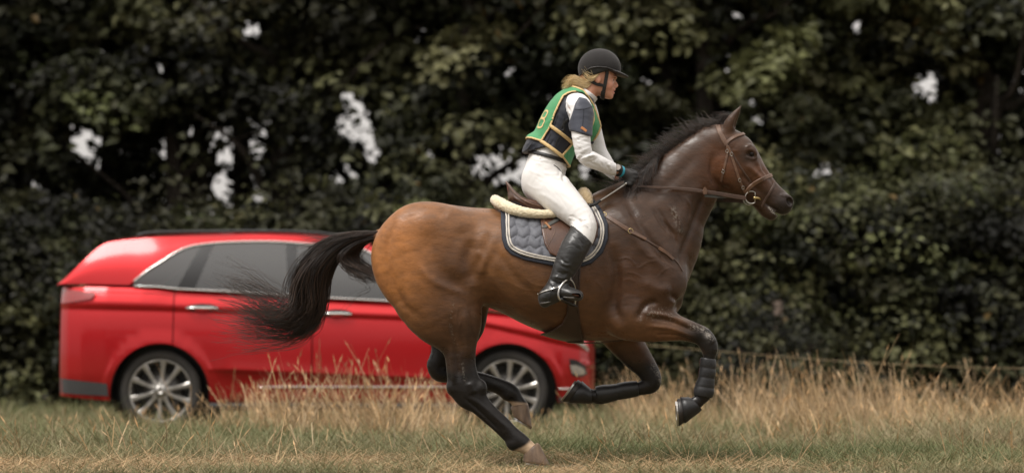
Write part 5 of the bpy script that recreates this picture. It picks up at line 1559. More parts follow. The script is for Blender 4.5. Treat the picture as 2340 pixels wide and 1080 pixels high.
# ---- sheepskin half pad
def fleece(name, prims, mat, label, grow=.0016):
    pts = np.vstack([p['pts'][:, :3] for p in prims]); r = max(p['pts'][:, 3:].max() for p in prims) + .03
    m = np.abs(pts[:, 1]).max() + r
    g = Grid((pts[:, 0].min() - r, -m, pts[:, 2].min() - r), (pts[:, 0].max() + r, m, pts[:, 2].max() + r), .0055)
    evaluate(prims, g)
    co, Q = surface_nets(g, 1); nr = vnormals(co, Q)
    co = co + nr * (grow * rng.normal(size=len(co)))[:, None]
    co = lap_smooth(co, Q, 1, .4)
    o = obj(name, mesh_np(name, co, Q, mat)); tag(o, label, 'half pad'); return o
fleece('half_pad', [pxchain([(1131, 456, 11, .026, 0), (1133, 457, 11, None, -.05), (1140, 462, 12.5, None, -.095), (1154, 470, 13, None, -.14), (1175, 479, 12.5, None, -.18), (1200, 485, 11.5, None, -.2),
                             (1240, 489, 10, None, -.21), (1290, 486, 9, None, -.2)], k=.01, mirror=True)], M_fleece, 'cream sheepskin half pad rolled behind the brown saddle')
fleece('front_pad', [pxchain([(1333, 441, 13, .035, 0), (1335, 444, 15, None, -.05), (1342, 453, 13, None, -.1), (1346, 463, 9, None, -.13)], k=.01, mirror=True)], M_fleece2, 'tan sheepskin tuft at the front of the saddle above the withers')

# ---- saddle
SADDLE = empty('saddle', P(1250, 480, 0)); tag(SADDLE, 'brown leather jumping saddle under the rider', 'saddle')
seat_poly = pxpoly([(1157, 415), (1163, 416), (1172, 427), (1185, 440), (1204, 452), (1232, 461), (1275, 462), (1305, 454), (1330, 440), (1342, 440), (1344, 468), (1300, 486), (1235, 489),
                    (1200, 479), (1172, 468), (1161, 455), (1160, 435)], -.1, 2)
sd = poly_sd(seat_poly, TX, TZ)
wx = np.interp(TX, [P(p, 450)[0] for p in (1155, 1165, 1200, 1240, 1290, 1345)], [.085, .12, .165, .165, .12, .06]).astype(np.float32)
arch = np.abs(TY) / wx
zdrop = .035 * np.clip(arch, 0, 1) ** 2 * np.clip((P(1215, 450)[0] - TX) / .1, 0, 1)      # cantle edge curves down to the sides
sdz = poly_sd(seat_poly, TX, TZ)
f_seat = smax(sd + zdrop * 1.0, np.abs(TY) - wx, .022)
sdf_obj('seat', sub(f_seat), M_leather, SADDLE, 2)
flap_poly = pxpoly([(1220, 468), (1234, 490), (1238, 528), (1244, 558), (1256, 580), (1274, 588), (1300, 586), (1335, 577), (1353, 561), (1366, 538), (1368, 510), (1357, 484), (1338, 464), (1300, 450), (1240, 455)], YS, 1)
fd = poly_sd(flap_poly, TX, TZ)
cut_top = P(1200, 462, -.1)[2]
sdf_obj('flap', sub(smax(np.maximum(shell(gt, .014, .034), TZ - cut_top), fd, .006)), M_leather, SADDLE, 2)
roll = np.maximum(fd + 2 * S0, -fd - 13 * S0)
front = (P(1330, 500, YS)[0] - TX)
for s_ in (1, -1):
    sdf_obj('knee_roll', sub(np.maximum(smax(np.maximum(smax(shell(gt, .03, .05), roll, .012), TZ - P(1200, 478, YS)[2]), front, .01), TY * s_)), M_leather, SADDLE, 2)
flap_o = [o for o in SADDLE.children if o.name.startswith('flap')][0]
bv_flap = BVHTree.FromPolygons([v.co[:] for v in flap_o.data.vertices], [p.vertices[:] for p in flap_o.data.polygons])
strap('stitching', [(1243, 496), (1246, 530), (1252, 556), (1264, 575)], 1.6, .0012, M_strap, flap_o, bvh=bv_flap)
strap('stitching', [(1267, 517), (1268, 530), (1258, 550), (1250, 565)], 1.6, .0012, M_strap, flap_o, bvh=bv_flap)
strap('stirrup_leather', [(1231, 524), (1243, 519), (1258, 511), (1276, 501), (1292, 490)], 10, .004, M_grey_strap, SADDLE, bvh=bv_flap)
strap('keeper', [(1246, 510), (1252, 516), (1258, 523)], 5, .008, mat_simple('tan_keeper', (.32, .14, .05), .5), SADDLE, bvh=bv_flap)
# cantle piping
q = np.array([P(x, y, yy) for x, y, yy in [(1158, 415, 0), (1160, 418, -.05), (1168, 430, -.1), (1185, 448, -.145), (1210, 463, -.172), (1240, 472, -.176)]])
for s in (1, -1):
    tube_obj('welt', q * np.array([1, s, 1]) + np.array([-.004, 0, 0]), .0035, M_strap, SADDLE, 6)

# ---- girth with belly guard
GIRTH = empty('girth', P(1310, 700, 0)); tag(GIRTH, 'dark brown leather girth with belly guard under the horse', 'girth')
gpoly = pxpoly([(1294, 600), (1327, 600), (1325, 650), (1322, 700), (1328, 745), (1338, 785), (1290, 785), (1250, 782), (1226, 770), (1230, 763), (1262, 753), (1284, 739), (1294, 718), (1297, 690), (1297, 640)], -.24, 1)
M_girth = mat_simple('girth_leather', (.038, .018, .011), .36, bump=.3, bscale=240, var=.3, vscale=16)
gd = poly_sd(gpoly, TX, TZ)
sdf_obj('guard', sub(smax(shell(gt, .001, .02), gd, .008)), M_girth, GIRTH, 2)
sdf_obj('edge', sub(smax(shell(gt, .012, .024), np.maximum(gd + .004, -gd - .011), .004)), M_girth, GIRTH, 1)

# ---- stirrup irons and leathers
for s in (1, -1):
    f = np.array([1, s, 1])
    ST = empty('stirrup', P(1298, 690, -.4 * s))
    tag(ST, 'steel stirrup iron round the black boot on the near side' if s == 1 else 'steel stirrup iron on the far side of the horse', 'stirrup')
    tube_obj('branch', np.array([P(*a) for a in [(1281, 686, -.425), (1276, 676, -.43), (1278, 660, -.425), (1287, 646, -.41), (1299, 637, -.39), (1309, 645, -.37), (1314, 660, -.352), (1315, 680, -.342), (1313, 699, -.338)]]) * f,
             .006, M_steel, ST, 8)
    a, b_ = P(1280, 684, -.43) * f, P(1314, 701, -.335) * f
    pts = np.linspace(a, b_, 5); dn = np.tile([0, 0, 1.0], (5, 1))
    obj('tread', ribbon_mesh('tread', pts, dn, .03, .009, M_black), ST)
    tube_obj('eye_slot', np.array([P(1294, 636, -.392), P(1299, 631, -.39), P(1305, 636, -.388)]) * f, .005, M_steel, ST, 6)
    lp = np.array([P(1318, 590, -.335), P(1309, 612, -.36), P(1300, 636, -.39)]) * f
    nn = np.tile([0, -s * 1.0, 0.2], (3, 1))
    obj('leather', ribbon_mesh('leather', lp, nn, .014, .004, M_grey_strap), ST)
    obj('leather', ribbon_mesh('leather', lp + np.array([.018, .006 * s, 0]) * np.array([[1.5], [1], [0]]), nn, .014, .004, M_grey_strap), ST)

# ---- breastplate
BP = empty('breastplate', P(1480, 545, 0)); tag(BP, 'thin brown leather breastplate crossing the shoulder of the horse', 'breastplate')
strap('strap', [(1352, 474), (1381, 491), (1410, 509), (1441, 528), (1476, 547)], 9, .004, M_strap, BP)
strap('strap', [(1470, 545), (1500, 562), (1530, 582), (1550, 602), (1560, 620)], 4.5, .003, M_strapd, BP)
strap('strap', [(1505, 566), (1522, 577), (1538, 592)], 7.5, .006, M_strap, BP)
strap('strap_end', [(1444, 530), (1462, 540), (1474, 547)], 9.5, .008, M_strap, BP)
p_, n_ = proj([(1330, 777), (1370, 775), (1410, 770)], 4)
belly = np.array([P(x, y, 0.0) for x, y in [(1326, 782), (1370, 781), (1412, 777), (1440, 772)]])
obj('strap', ribbon_mesh('strap', belly, np.tile([0, 0, -1.0], (4, 1)), .03, .006, M_strapd), BP)
def buckle(px, py, r, parent, bvh=None, mat=None, ax=1.0, wire=.0016, name='buckle', lift=.006):
    p, nr = proj([(px - 1, py), (px + 1, py)], 2, bvh)
    c = p.mean(0); n = nr.mean(0); u = np.cross(n, [0, 0, 1]); u /= np.linalg.norm(u); w = np.cross(n, u)
    for s in (1, -1):
        a = np.linspace(0, 2 * math.pi, 17)
        pts = c + n * lift + r * S0 * (np.cos(a)[:, None] * u * ax + np.sin(a)[:, None] * w)
        tube_obj(name, pts * np.array([1, s, 1]), wire, mat or M_brass, parent, 6, 1)
for x, y in [(1381, 491), (1441, 528)]: buckle(x, y, 5.5, BP)
buckle(1352, 474, 6, BP, mat=M_steel, wire=.002)

# ---- bridle
BR = empty('bridle', P(1690, 360, 0)); tag(BR, 'brown leather bridle with brow band and noseband on the horse head', 'bridle')
strap('headpiece', [(1640, 287), (1645, 302), (1653, 318), (1661, 331)], 11, .005, M_strap, BR)
strap('browband', [(1659, 329), (1668, 320), (1682, 312), (1694, 308), (1701, 306)], 8, .007, M_strap, BR)
strap('cheekpiece', [(1660, 329), (1668, 346), (1675, 366), (1682, 388), (1690, 412), (1698, 430), (1704, 441)], 6, .005, M_strap, BR)
strap('throatlatch', [(1660, 329), (1663, 345), (1659, 366), (1654, 388), (1648, 414)], 5, .004, M_strap, BR)
strap('noseband_cheek', [(1666, 335), (1680, 362), (1698, 390), (1716, 416)], 4, .003, M_strapd, BR)
strap('noseband', [(1706, 440), (1713, 428), (1728, 416), (1746, 407), (1762, 401), (1768, 401)], 9, .007, M_strap, BR)
strap('flash', [(1772, 410), (1767, 424), (1758, 441), (1747, 459), (1740, 472)], 5, .004, M_strapd, BR)
for x, y in [(1662, 345), (1672, 352), (1690, 411), (1698, 428), (1653, 392)]: buckle(x, y, 4, BR, mat=M_steel, ax=.8, wire=.0012)
for s in (1, -1):                                                 # loose ring bit
    c = P(1717, 451, -.062); a = np.linspace(-2.2, 2.2, 19)
    D = np.array([P(1717 + 14 * math.cos(t + math.pi) * 1.0, 451 + 14 * math.sin(t + math.pi), -.066) for t in a] )
    D = np.vstack([D, D[:1]]); D[:, 1] *= s
    tube_obj('bit_ring', D, .0032, M_brass if s > 9 else M_steel, BR, 7, 1)
    tube_obj('bit_mouthpiece', np.array([P(1722, 452, -.066), P(1734, 453, -.055), P(1742, 462, -.02), P(1744, 464, 0)]) * np.array([1, s, 1]), [.0075, .0065, .007, .006], M_brass, BR, 8)

# ---- reins
RE = empty('reins', P(1600, 440, 0)); tag(RE, 'brown leather reins from the bit to the gloved hand', 'reins')
for s in (1, -1):
    dy = 0 if s == 1 else 8
    rp = catmull(np.array([P(1704, 453 + dy * .3, -.072), P(1660, 446 + dy * .6, -.105), P(1612, 438 + dy, -.125), P(1560, 432 + dy, -.13), P(1500, 428 + dy, -.125), P(1440, 424 + dy, -.1)]), 6)
    rp[:, 1] *= s
    w = np.interp(np.linspace(0, 1, len(rp)), [0, .3, .55, .75, 1], [10, 9, 8, 6, 5]) * S0
    obj('rein', ribbon_mesh('rein', rp, np.tile([0, -1.0 * s, .05], (len(rp), 1)), w, .004, M_strapd), RE)
    c = P(1611, 437 + dy, -.131)
    obj('rein_stop', ribbon_mesh('rein_stop', np.array([c + [0, 0, .022], c, c - [0, 0, .016]]) * np.array([1, s, 1]), np.tile([0, -1.0 * s, 0], (3, 1)), np.array([.008, .03, .018]), .01, M_strap), RE)
    q = np.array([P(1610, 447, -.118), P(1635, 449, -.11), P(1660, 449, -.1)]); q[:, 1] *= s
    obj('martingale_strap', ribbon_mesh('martingale_strap', q, np.tile([0, -1.0 * s, 0], (3, 1)), .016, .004, M_grey_strap), RE)

# ---- horse boots
def leg_boot(rows, ridges, label, strapdir):
    pr = pxchain(rows, n=6)
    pts = pr['pts']; r = pts[:, 3:].max() + .03
    g = Grid(pts[:, :3].min(0) - r, pts[:, :3].max(0) + r, .004)
    evaluate([pr], g)
    a, b = pts[0, :3], pts[-1, :3]; d = (b - a) / np.linalg.norm(b - a); Ln = np.linalg.norm(b - a)
    X, Y, Z = g.xyz()
    t = (X - a[0]) * d[0] + (Z - a[2]) * d[2]
    g.f = g.f - (.0035 * np.abs(np.sin(math.pi * ridges * t / Ln)) ** .5).astype(np.float32)
    g.f = np.maximum(g.f, np.maximum(-t, t - Ln).astype(np.float32))
    o = sdf_obj('leg_boot', g, M_black, None, 1); tag(o, label, 'leg boot')
leg_boot([(1618, 818, 17, .037, -.15), (1617, 845, 18, .038, -.15), (1613, 872, 18.5, .038, -.15), (1609, 890, 22, .041, -.15), (1606, 906, 20, .04, -.15)], 4.0, 'black strapped leg boot on the raised foreleg', 0)
leg_boot([(1458, 887, 17, .04, .14), (1428, 891, 18, .04, .14), (1398, 897, 18.5, .04, .14), (1378, 900, 20, .042, .14), (1362, 900, 17, .04, .14)], 2.0, 'black smooth leg boot on the folded foreleg', 0)
def bell(cb, cf, sb, sf, yc, label):
    rings = []
    for t, gw in ((-.15, 1.02), (.0, 1.12), (.3, 1.1), (.7, 1.12), (.72, 1.02), (0, 1.0)):
        A = P(*cb, yc) * (1 - t) + P(*sb, yc) * t; B = P(*cf, yc) * (1 - t) + P(*sf, yc) * t
        c = (A + B) / 2; u = (B - A) / 2 * gw; w = (.042 + .016 * t) * gw
        a = np.arange(24) / 24 * 2 * math.pi
        rings.append(c + np.cos(a)[:, None] * u + np.sin(a)[:, None] * np.array([0, 1, 0]) * w)
    k = np.arange(24); k2 = (k + 1) % 24
    q = np.vstack([np.stack([i * 24 + k, i * 24 + k2, (i + 1) * 24 + k2, (i + 1) * 24 + k], 1) for i in range(5)])
    o = obj('overreach_boot', mesh_np('overreach_boot', np.vstack(rings), q, M_black)); tag(o, label, 'hoof boot')
bell((1574, 908), (1597, 940), (1547, 910), (1551, 974), -.15, 'black rubber overreach boot on the raised fore hoof')
bell((1347, 886), (1344, 920), (1321, 866), (1284, 917), .14, 'black rubber overreach boot on the folded fore hoof')
# ================================================================== RIDER
TORSO = [pxchain([(1243, 402, 46, .165, 0), (1252, 365, 43, .148, 0), (1268, 325, 43, .14, 0), (1287, 288, 45, .15, 0), (1306, 256, 43, .16, 0), (1320, 235, 30, .13, 0)], k=.02), ell(1330, 274, 0, 30, 44, .125, rot=.45, k=.04)]
NECKP = [pxchain([(1326, 235, 24, .06, 0), (1344, 216, 19, .054, 0), (1358, 198, 20, .056, 0)], k=.02)]
HEADP = [ell(1364, 162, 0, 42, 44, .074, k=.02), pxchain([(1374, 172, 33, .066, 0), (1382, 188, 23.5, .058, 0), (1386, 204, 17, .048, 0), (1390, 214, 11, .034, 0)], k=.015),
         pxchain([(1368, 198, 14, .052, 0), (1380, 212, 11, .046, 0), (1391, 218, 8, .025, 0)], k=.012),
         pxchain([(1402.5, 182, 3, .006, 0), (1406, 189, 3.2, .0075, 0), (1409.8, 196, 3.2, .009, 0), (1404, 200, 3.4, .012, 0)], k=.007, n=2),
         ell(1402.5, 206, 0, 4.2, 2.8, .02, k=.005), ell(1401, 212.5, 0, 4.2, 2.8, .018, k=.005), ell(1395, 220, 0, 6, 6, .018, k=.008),
         ell(1405, 178, 0, 5, 3.5, .05, k=.008),
         ell(1408, 184.5, -.032, 6, 3.6, .014, k=.007, sub=True, mirror=True), ell(1408, 209.3, 0, 8, 1.1, .024, k=.003, sub=True),
         ell(1388, 193, -.046, 12, 9, .010, k=.02, mirror=True),
         ell(1366, 179, -.07, 7.5, 12, .010, rot=.2, k=.006, mirror=True), ell(1369, 178, -.09, 4.5, 8, .011, rot=.2, k=.004, sub=True, mirror=True)]
ARM_N = [pxchain([(1316, 240, 25, None, -.12), (1325, 250, 27, None, -.18), (1327, 285, 22, None, -.212), (1329, 320, 18.5, None, -.235), (1334, 348, 17.5, None, -.24), (1344, 361, 17.5, None, -.235),
                  (1370, 373, 15.5, None, -.2), (1394, 384, 13.5, None, -.15), (1410, 389, 11, None, -.115)], k=.03)]
ARM_F = [pxchain([(1322, 242, 25, None, .12), (1336, 254, 27, None, .18), (1348, 290, 23, None, .212), (1358, 325, 21, None, .235), (1366, 348, 19.5, None, .235),
                  (1376, 364, 18.5, None, .22), (1388, 380, 16, None, .18), (1400, 394, 12.5, None, .14), (1410, 401, 11, None, .11)], k=.03)]
def hand(dx, dy, s):
    f = lambda rows, k, n=2: pxchain([(x + dx, y + dy, r, w, s * yy) for x, y, r, w, yy in rows], k=k, n=n)
    out = [f([(1410, 389, 10.5, None, -.115), (1422, 394, 10, .021, -.105), (1434, 401, 12, .018, -.098), (1440, 407, 12.5, .017, -.095)], .012)]
    for kx, ky, L in ((1445, 397, 1.0), (1447, 405, 1.1), (1445, 413, 1.02), (1440, 420, .85)):
        out.append(f([(kx - 9, ky - 2, 4.6, None, -.1), (kx, ky, 4.5, None, -.106), (kx + 7 * L, ky + 2, 4.2, None, -.093), (kx + 7 * L, ky + 4, 4.0, None, -.072), (kx - 1, ky + 6, 3.8, None, -.06)], .004))
    out.append(f([(1424, 394, 5, None, -.085), (1434, 391, 4.8, None, -.072), (1446, 392, 4.4, None, -.066), (1455, 396, 3.8, None, -.07)], .006))
    return out
HAND_N, HAND_F = hand(0, 0, 1), hand(-2, 11, -1)
THIGH = [pxchain([(1240, 414, 46, .085, -.085), (1264, 437, 42, .085, -.14), (1291, 462, 36.5, .078, -.2), (1320, 490, 30, .07, -.252), (1335, 511, 25, None, -.285), (1330, 536, 26, None, -.315), (1322, 552, 26, None, -.33)], k=.03, mirror=True)]
SHANK = [pxchain([(1334, 520, 25, None, -.295), (1328, 540, 26, None, -.32), (1313, 566, 27, None, -.345), (1296, 602, 24.5, None, -.355), (1280, 636, 19, None, -.36), (1269, 655, 16.5, None, -.362), (1258, 672, 16, None, -.368)], k=.025, mirror=True),
         pxchain([(1248, 680, 14, .032, -.368), (1272, 668, 15, .034, -.372), (1290, 668, 12, .038, -.38), (1304, 671, 10, .042, -.386), (1321, 675, 7.5, .038, -.392)], k=.02, mirror=True)]

rlo, rhi = P(1183, 716, 0), P(1470, 104, 0)
gr = lambda: Grid((rlo[0], -.45, rlo[2]), (rhi[0], .45, rhi[2]), .0055)
def fld(pr): return evaluate(pr, gr(), .06).f
g0 = gr(); RX, RY, RZ = g0.xyz()
fT, fN, fH, fAN, fAF, fHN, fHF, fTh, fSh = (fld(p) for p in (TORSO, NECKP, HEADP, ARM_N, ARM_F, HAND_N, HAND_F, THIGH, SHANK))
fA = np.minimum(fAN, fAF); fHands = np.minimum(fHN, fHF)
def rs(f):
    g = Grid.__new__(Grid); g.lo, g.h, g.n, g.ax = g0.lo, g0.h, g0.n, g0.ax; g.f = f.astype(np.float32)
    idx = np.argwhere(g.f < 0)                                    # crop
    a = np.maximum(idx.min(0) - 3, 0); b = np.minimum(idx.max(0) + 4, g.n)
    g.f = g.f[a[0]:b[0], a[1]:b[1], a[2]:b[2]]; g.lo = g.lo + a * g.h; g.n = b - a; g.ax = [g0.ax[i][a[i]:b[i]] for i in range(3)]
    return g
def half(p, q, yc=0.0):
    """signed distance to the line p->q in px; negative on its right-hand side as drawn (y down)"""
    a, b = P(*p, yc)[[0, 2]], P(*q, yc)[[0, 2]]
    d = (b - a) / np.linalg.norm(b - a)
    return ((RX - a[0]) * (-d[1]) + (RZ - a[1]) * d[0]).astype(np.float32)
# body, one continuous surface
gb = Grid((rlo[0], -.45, rlo[2]), (rhi[0], .45, rhi[2]), .0042)
evaluate(TORSO + NECKP + HEADP[:1] + ARM_N + ARM_F + THIGH + SHANK + HAND_N + HAND_F + HEADP[1:], gb, .03)
M_skin, nt, b = new_mat('skin')
va = nt.nodes.new('ShaderNodeVertexColor'); va.layer_name = 'Col'
nt.links.new(va.outputs['Color'], b.inputs['Base Color']); b.inputs['Roughness'].default_value = .48
b.inputs['Subsurface Weight'].default_value = .12; b.inputs['Subsurface Radius'].default_value = (.01, .004, .002); b.inputs['Subsurface Scale'].default_value = .5
RID = empty('person', P(1245, 470, 0)); tag(RID, 'rider in green bib, white breeches and black helmet leaning forward on the horse', 'person')
co, Q = surface_nets(gb, 2)
bx, by = world_to_px(co)
clad = np.clip((by - 240) / 12, 0, 1) * np.clip((1412 - bx) / 10, 0, 1)
co = co - vnormals(co, Q) * (.007 * clad)[:, None]      # the body lies under its clothes
sc = np.tile([.58, .29, .195], (len(co), 1))
def bl(x, y, r): return np.exp(-(((bx - x) ** 2 + (by - y) ** 2) / r ** 2))
sc = lerp(sc, np.array([.6, .26, .18]), np.clip(bl(1394, 199, 12) * .5, 0, 1))
sc = lerp(sc, np.array([.5, .14, .12]), np.clip(np.exp(-(((bx - 1403) / 4) ** 2 + ((by - 209) / 4) ** 2)) * .8 * (np.abs(co[:, 1]) < .025), 0, 1))
sc = lerp(sc, np.array([.22, .11, .06]), np.clip(np.exp(-(((bx - 1404) / 6) ** 2 + ((by - 177.5) / 1.6) ** 2)) * .7, 0, 1))
me = mesh_np('body', co, Q, M_skin); set_color(me, sc); BODY = obj('body', me, RID)
BVH_R = BVHTree.FromPolygons([tuple(v) for v in co], [tuple(q) for q in Q])
M_white_eye = mat_simple('eye_white', (.7, .66, .62), .2); M_iris = mat_simple('iris', (.05, .06, .06), .1)
for s in (-1, 1):
    for nm, r, off, m in (('eye', .0095, 0, M_white_eye), ('iris', .0068, .0048, M_iris)):
        bm = bmesh.new(); bmesh.ops.create_uvsphere(bm, u_segments=14, v_segments=10, radius=r)
        em = bpy.data.meshes.new(nm); bm.to_mesh(em); bm.free(); em.materials.append(m)
        for p in em.polygons: p.use_smooth = True
        o = obj(nm, em); p = P(1400, 184, 0); o.location = (p[0] - .0045 + off * .86, s * .031 + s * off * .1, p[2]); o.parent = RID; o.matrix_parent_inverse = RID.matrix_basis.inverted()

def folds_mat(name, color, rough, amp, scale, stretch, fine=500, sheen=.1, spec=.4, rotz=0.0, col2=None):
    m = mat_simple(name, color, rough, bump=.25, bscale=fine, sheen=sheen, spec=spec, var=.06 if col2 is None else 0, vscale=10, col2=col2)
    nt = m.node_tree; N, L = nt.nodes, nt.links; b = N['Principled BSDF']
    w = N.new('ShaderNodeTexNoise'); w.inputs['Scale'].default_value = scale; w.inputs['Detail'].default_value = 3; w.inputs['Distortion'].default_value = .8
    mp = N.new('ShaderNodeMapping'); mp.inputs['Scale'].default_value = stretch; mp.inputs['Rotation'].default_value = (0, rotz, 0)
    tc = N.new('ShaderNodeTexCoord'); L.new(tc.outputs['Object'], mp.inputs['Vector']); L.new(mp.outputs[0], w.inputs['Vector'])
    bp = N.new('ShaderNodeBump'); bp.inputs['Strength'].default_value = amp; bp.inputs['Distance'].default_value = .012
    L.new(w.outputs['Fac'], bp.inputs['Height'])
    old = b.inputs['Normal'].links[0].from_node
    L.new(bp.outputs[0], old.inputs['Normal'])
    return m
M_shirt = folds_mat('white_shirt', (.78, .77, .77), .8, .45, 11, (1, 1, 2.2))
M_breech = folds_mat('white_breeches', (.76, .745, .73), .75, .2, 9, (1.6, 1, 1.6), rotz=.7)
M_boot = folds_mat('black_leather_boot', (.010, .0095, .0095), .36, .3, 14, (.6, 1, 2.4), fine=200, spec=.6)
M_glove = mat_simple('black_glove', (.022, .021, .021), .6, bump=.5, bscale=180, var=.3)
M_vest = folds_mat('navy_vest', (.016, .019, .03), .5, .25, 16, (1, 1, 1), fine=300)
M_pad = folds_mat('grey_navy_pad', (.05, .056, .078), .45, .2, 16, (1, 1, 1), fine=300)
M_bib = folds_mat('green_bib', (.055, .27, .105), .6, .4, 9, (1.5, 1, 1.5), fine=400)
M_trim = mat_simple('cream_trim', (.66, .47, .22), .65, bump=.3, bscale=500)
M_belt = mat_simple('black_belt', (.02, .02, .022), .45, bump=.3, bscale=200)
M_helmet = mat_simple('helmet_velvet', (.02, .018, .018), .85, bump=.6, bscale=500, var=.3, vscale=14, sheen=.12, spec=.3)
M_strapb = mat_simple('black_webbing', (.01, .01, .01), .6, bump=.4, bscale=600)

waist = half((1206, 350), (1302, 380))          # negative below
# breeches
boot_cut = half((1298, 506), (1348, 551), -.3)
fbr = np.maximum(smin(smin(fT, fTh, .03), fSh, .02) - .005, waist)
fbr = np.maximum(fbr, np.where(RX > P(1285, 500)[0], -boot_cut - .012, -1))            # ends inside the boot
def wrinkle(o, pts, wd, amp, near=True):
    n = len(o.data.vertices); c = np.empty(n * 3, np.float32); o.data.vertices.foreach_get('co', c); c = c.reshape(-1, 3).astype(float)
    nn = np.empty(n * 3, np.float32); o.data.vertices.foreach_get('normal', nn); nn = nn.reshape(-1, 3)
    x, y = world_to_px(c)
    d, t = poly_dist(catmull(pts, 5), x, y)
    c += nn * (amp * np.exp(-(d / wd) ** 2) * np.clip(np.minimum(t, 1 - t) * 4, 0, 1) * (c[:, 1] < .0))[:, None]
    o.data.vertices.foreach_set('co', c.astype(np.float32).ravel()); o.data.update()
def crease(o, spec, seed):
    rr_ = np.random.default_rng(seed)
    for x, y, rx, ry, ang, cnt, ln, wd, amp in spec:
        for _ in range(cnt):
            cx_, cy_ = x + rr_.uniform(-rx, rx), y + rr_.uniform(-ry, ry); a = math.radians(ang + rr_.normal() * 14); l = ln * (.6 + .7 * rr_.random()) / 2
            dx, dy = math.cos(a) * l, math.sin(a) * l; bow = rr_.normal() * 3
            wrinkle(o, [(cx_ - dx, cy_ - dy), (cx_ - dy / l * bow, cy_ + dx / l * bow), (cx_ + dx, cy_ + dy)], wd, amp * rr_.choice([-1, 1]) * (.6 + .8 * rr_.random()))
BRE = sdf_obj('breeches', rs(fbr), M_breech, RID, 2)
for pts, wd, amp in [([(1293, 388), (1287, 400), (1290, 414)], 4, -.008), ([(1275, 372), (1288, 382), (1296, 392)], 3, .004), ([(1262, 405), (1278, 412), (1292, 411)], 3, -.004),
                     ([(1236, 392), (1258, 398), (1280, 396)], 3, .003), ([(1300, 500), (1318, 506), (1334, 500)], 3, -.004), ([(1308, 512), (1326, 516), (1346, 508)], 3, .003),
                     ([(1228, 440), (1255, 452), (1290, 478)], 5, .003), ([(1215, 360), (1230, 366), (1255, 368)], 3, .003), ([(1330, 470), (1345, 492), (1352, 520)], 3, .002)]:
    wrinkle(BRE, pts, wd, amp)
crease(BRE, [(1284, 402, 10, 10, 65, 6, 26, 2.4, .0035), (1225, 405, 18, 22, 25, 4, 34, 3, .0012), (1290, 455, 26, 18, 42, 6, 44, 3, .001), (1320, 505, 14, 8, 15, 8, 26, 2.2, .003),
             (1345, 510, 8, 16, 70, 5, 24, 2.2, .0025), (1245, 372, 26, 8, 12, 5, 22, 2.2, .0018), (1262, 440, 20, 12, 60, 3, 26, 2.6, .001)], 5)
bv_bre = BVHTree.FromPolygons([v.co[:] for v in BRE.data.vertices], [p.vertices[:] for p in BRE.data.polygons])
strap('pocket_zip', [(1265, 377), (1275, 384), (1285, 396)], 2.2, .001, M_strapb, BRE, both=False, bvh=bv_bre)
# belt
belt = np.maximum(np.maximum(half((1206, 345), (1302, 374)), -half((1206, 352), (1302, 382))), fT - .010)
sdf_obj('belt', rs(np.maximum(half((1207, 343), (1300, 371)), np.maximum(-half((1207, 352), (1300, 380)), fT - .011))), M_belt, RID, 1)
BELT_B = bv_bre
for x in (1238, 1287):
    y0 = 343 + (x - 1207) * .3
    c = [(x + 2, y0 - 3), (x, y0 + 5), (x - 2, y0 + 13)]
    strap('belt_loop', c, 4.5, .003, M_breech, BRE, both=False, bvh=BVH_R, lift=.0115)
# boots
fboot = fSh - .011
sole_z = P(1280, 686, -.37)[2]
fboot = np.maximum(fboot, boot_cut)
heel = np.minimum(1.0, evaluate([ell(1245, 690, -.368, 13, 13, .032, k=.0, mirror=True), ell(1300, 679, -.385, 26, 6.5, .043, rot=.05, k=0, mirror=True)], gr(), .05).f)
fboot = smin(fboot, heel, .006)
BT = rs(fboot)
BOOTS = None
for s in (-1, 1):
    g = rs(np.maximum(fboot, RY * -s))
    o = sdf_obj('boot', g, M_boot, RID, 2)
    if s == -1: BOOTS = o
for pts, wd, amp in [([(1262, 640), (1276, 648), (1293, 646)], 2.5, -.005), ([(1258, 648), (1272, 656), (1290, 653)], 2.5, .004), ([(1266, 628), (1284, 636), (1298, 632)], 2.5, .004),
                     ([(1270, 618), (1286, 626), (1302, 620)], 3, -.004), ([(1252, 660), (1270, 662), (1286, 658)], 2, .004), ([(1308, 524), (1326, 536), (1342, 552)], 2.5, .003),
                     ([(1276, 598), (1290, 606), (1308, 604)], 3, .003), ([(1304, 532), (1322, 545), (1336, 562)], 2.5, -.003)]:
    wrinkle(BOOTS, pts, wd, amp)
crease(BOOTS, [(1276, 642, 14, 14, 12, 10, 24, 2.0, .0022), (1285, 610, 12, 20, 25, 8, 26, 2.4, .002), (1316, 560, 10, 12, 40, 4, 24, 2.2, .0015)], 7)
bv_boot = BVHTree.FromPolygons([v.co[:] for v in BOOTS.data.vertices], [p.vertices[:] for p in BOOTS.data.polygons])
M_ltrim = mat_simple('worn_boot_trim', (.11, .10, .09), .5, var=.4, vscale=60)
strap('spur', [(1232, 671), (1246, 665), (1262, 660), (1278, 655)], 3, .005, M_steel, BOOTS, both=False, bvh=bv_boot)
tube_obj('spur_neck', [P(1234, 671, -.37), P(1228, 672, -.37)], .005, M_steel, BOOTS, 6, 1)
strap('spur_strap', [(1262, 661), (1256, 675), (1256, 690)], 3, .003, M_strapb, BOOTS, both=False, bvh=bv_boot)
strap('welt', [(1288, 678), (1305, 679), (1322, 679), (1328, 676)], 3, .004, M_ltrim, BOOTS, both=False, bvh=bv_boot)
strap('welt', [(1236, 692), (1246, 691), (1258, 688)], 3, .004, M_ltrim, BOOTS, both=False, bvh=bv_boot)
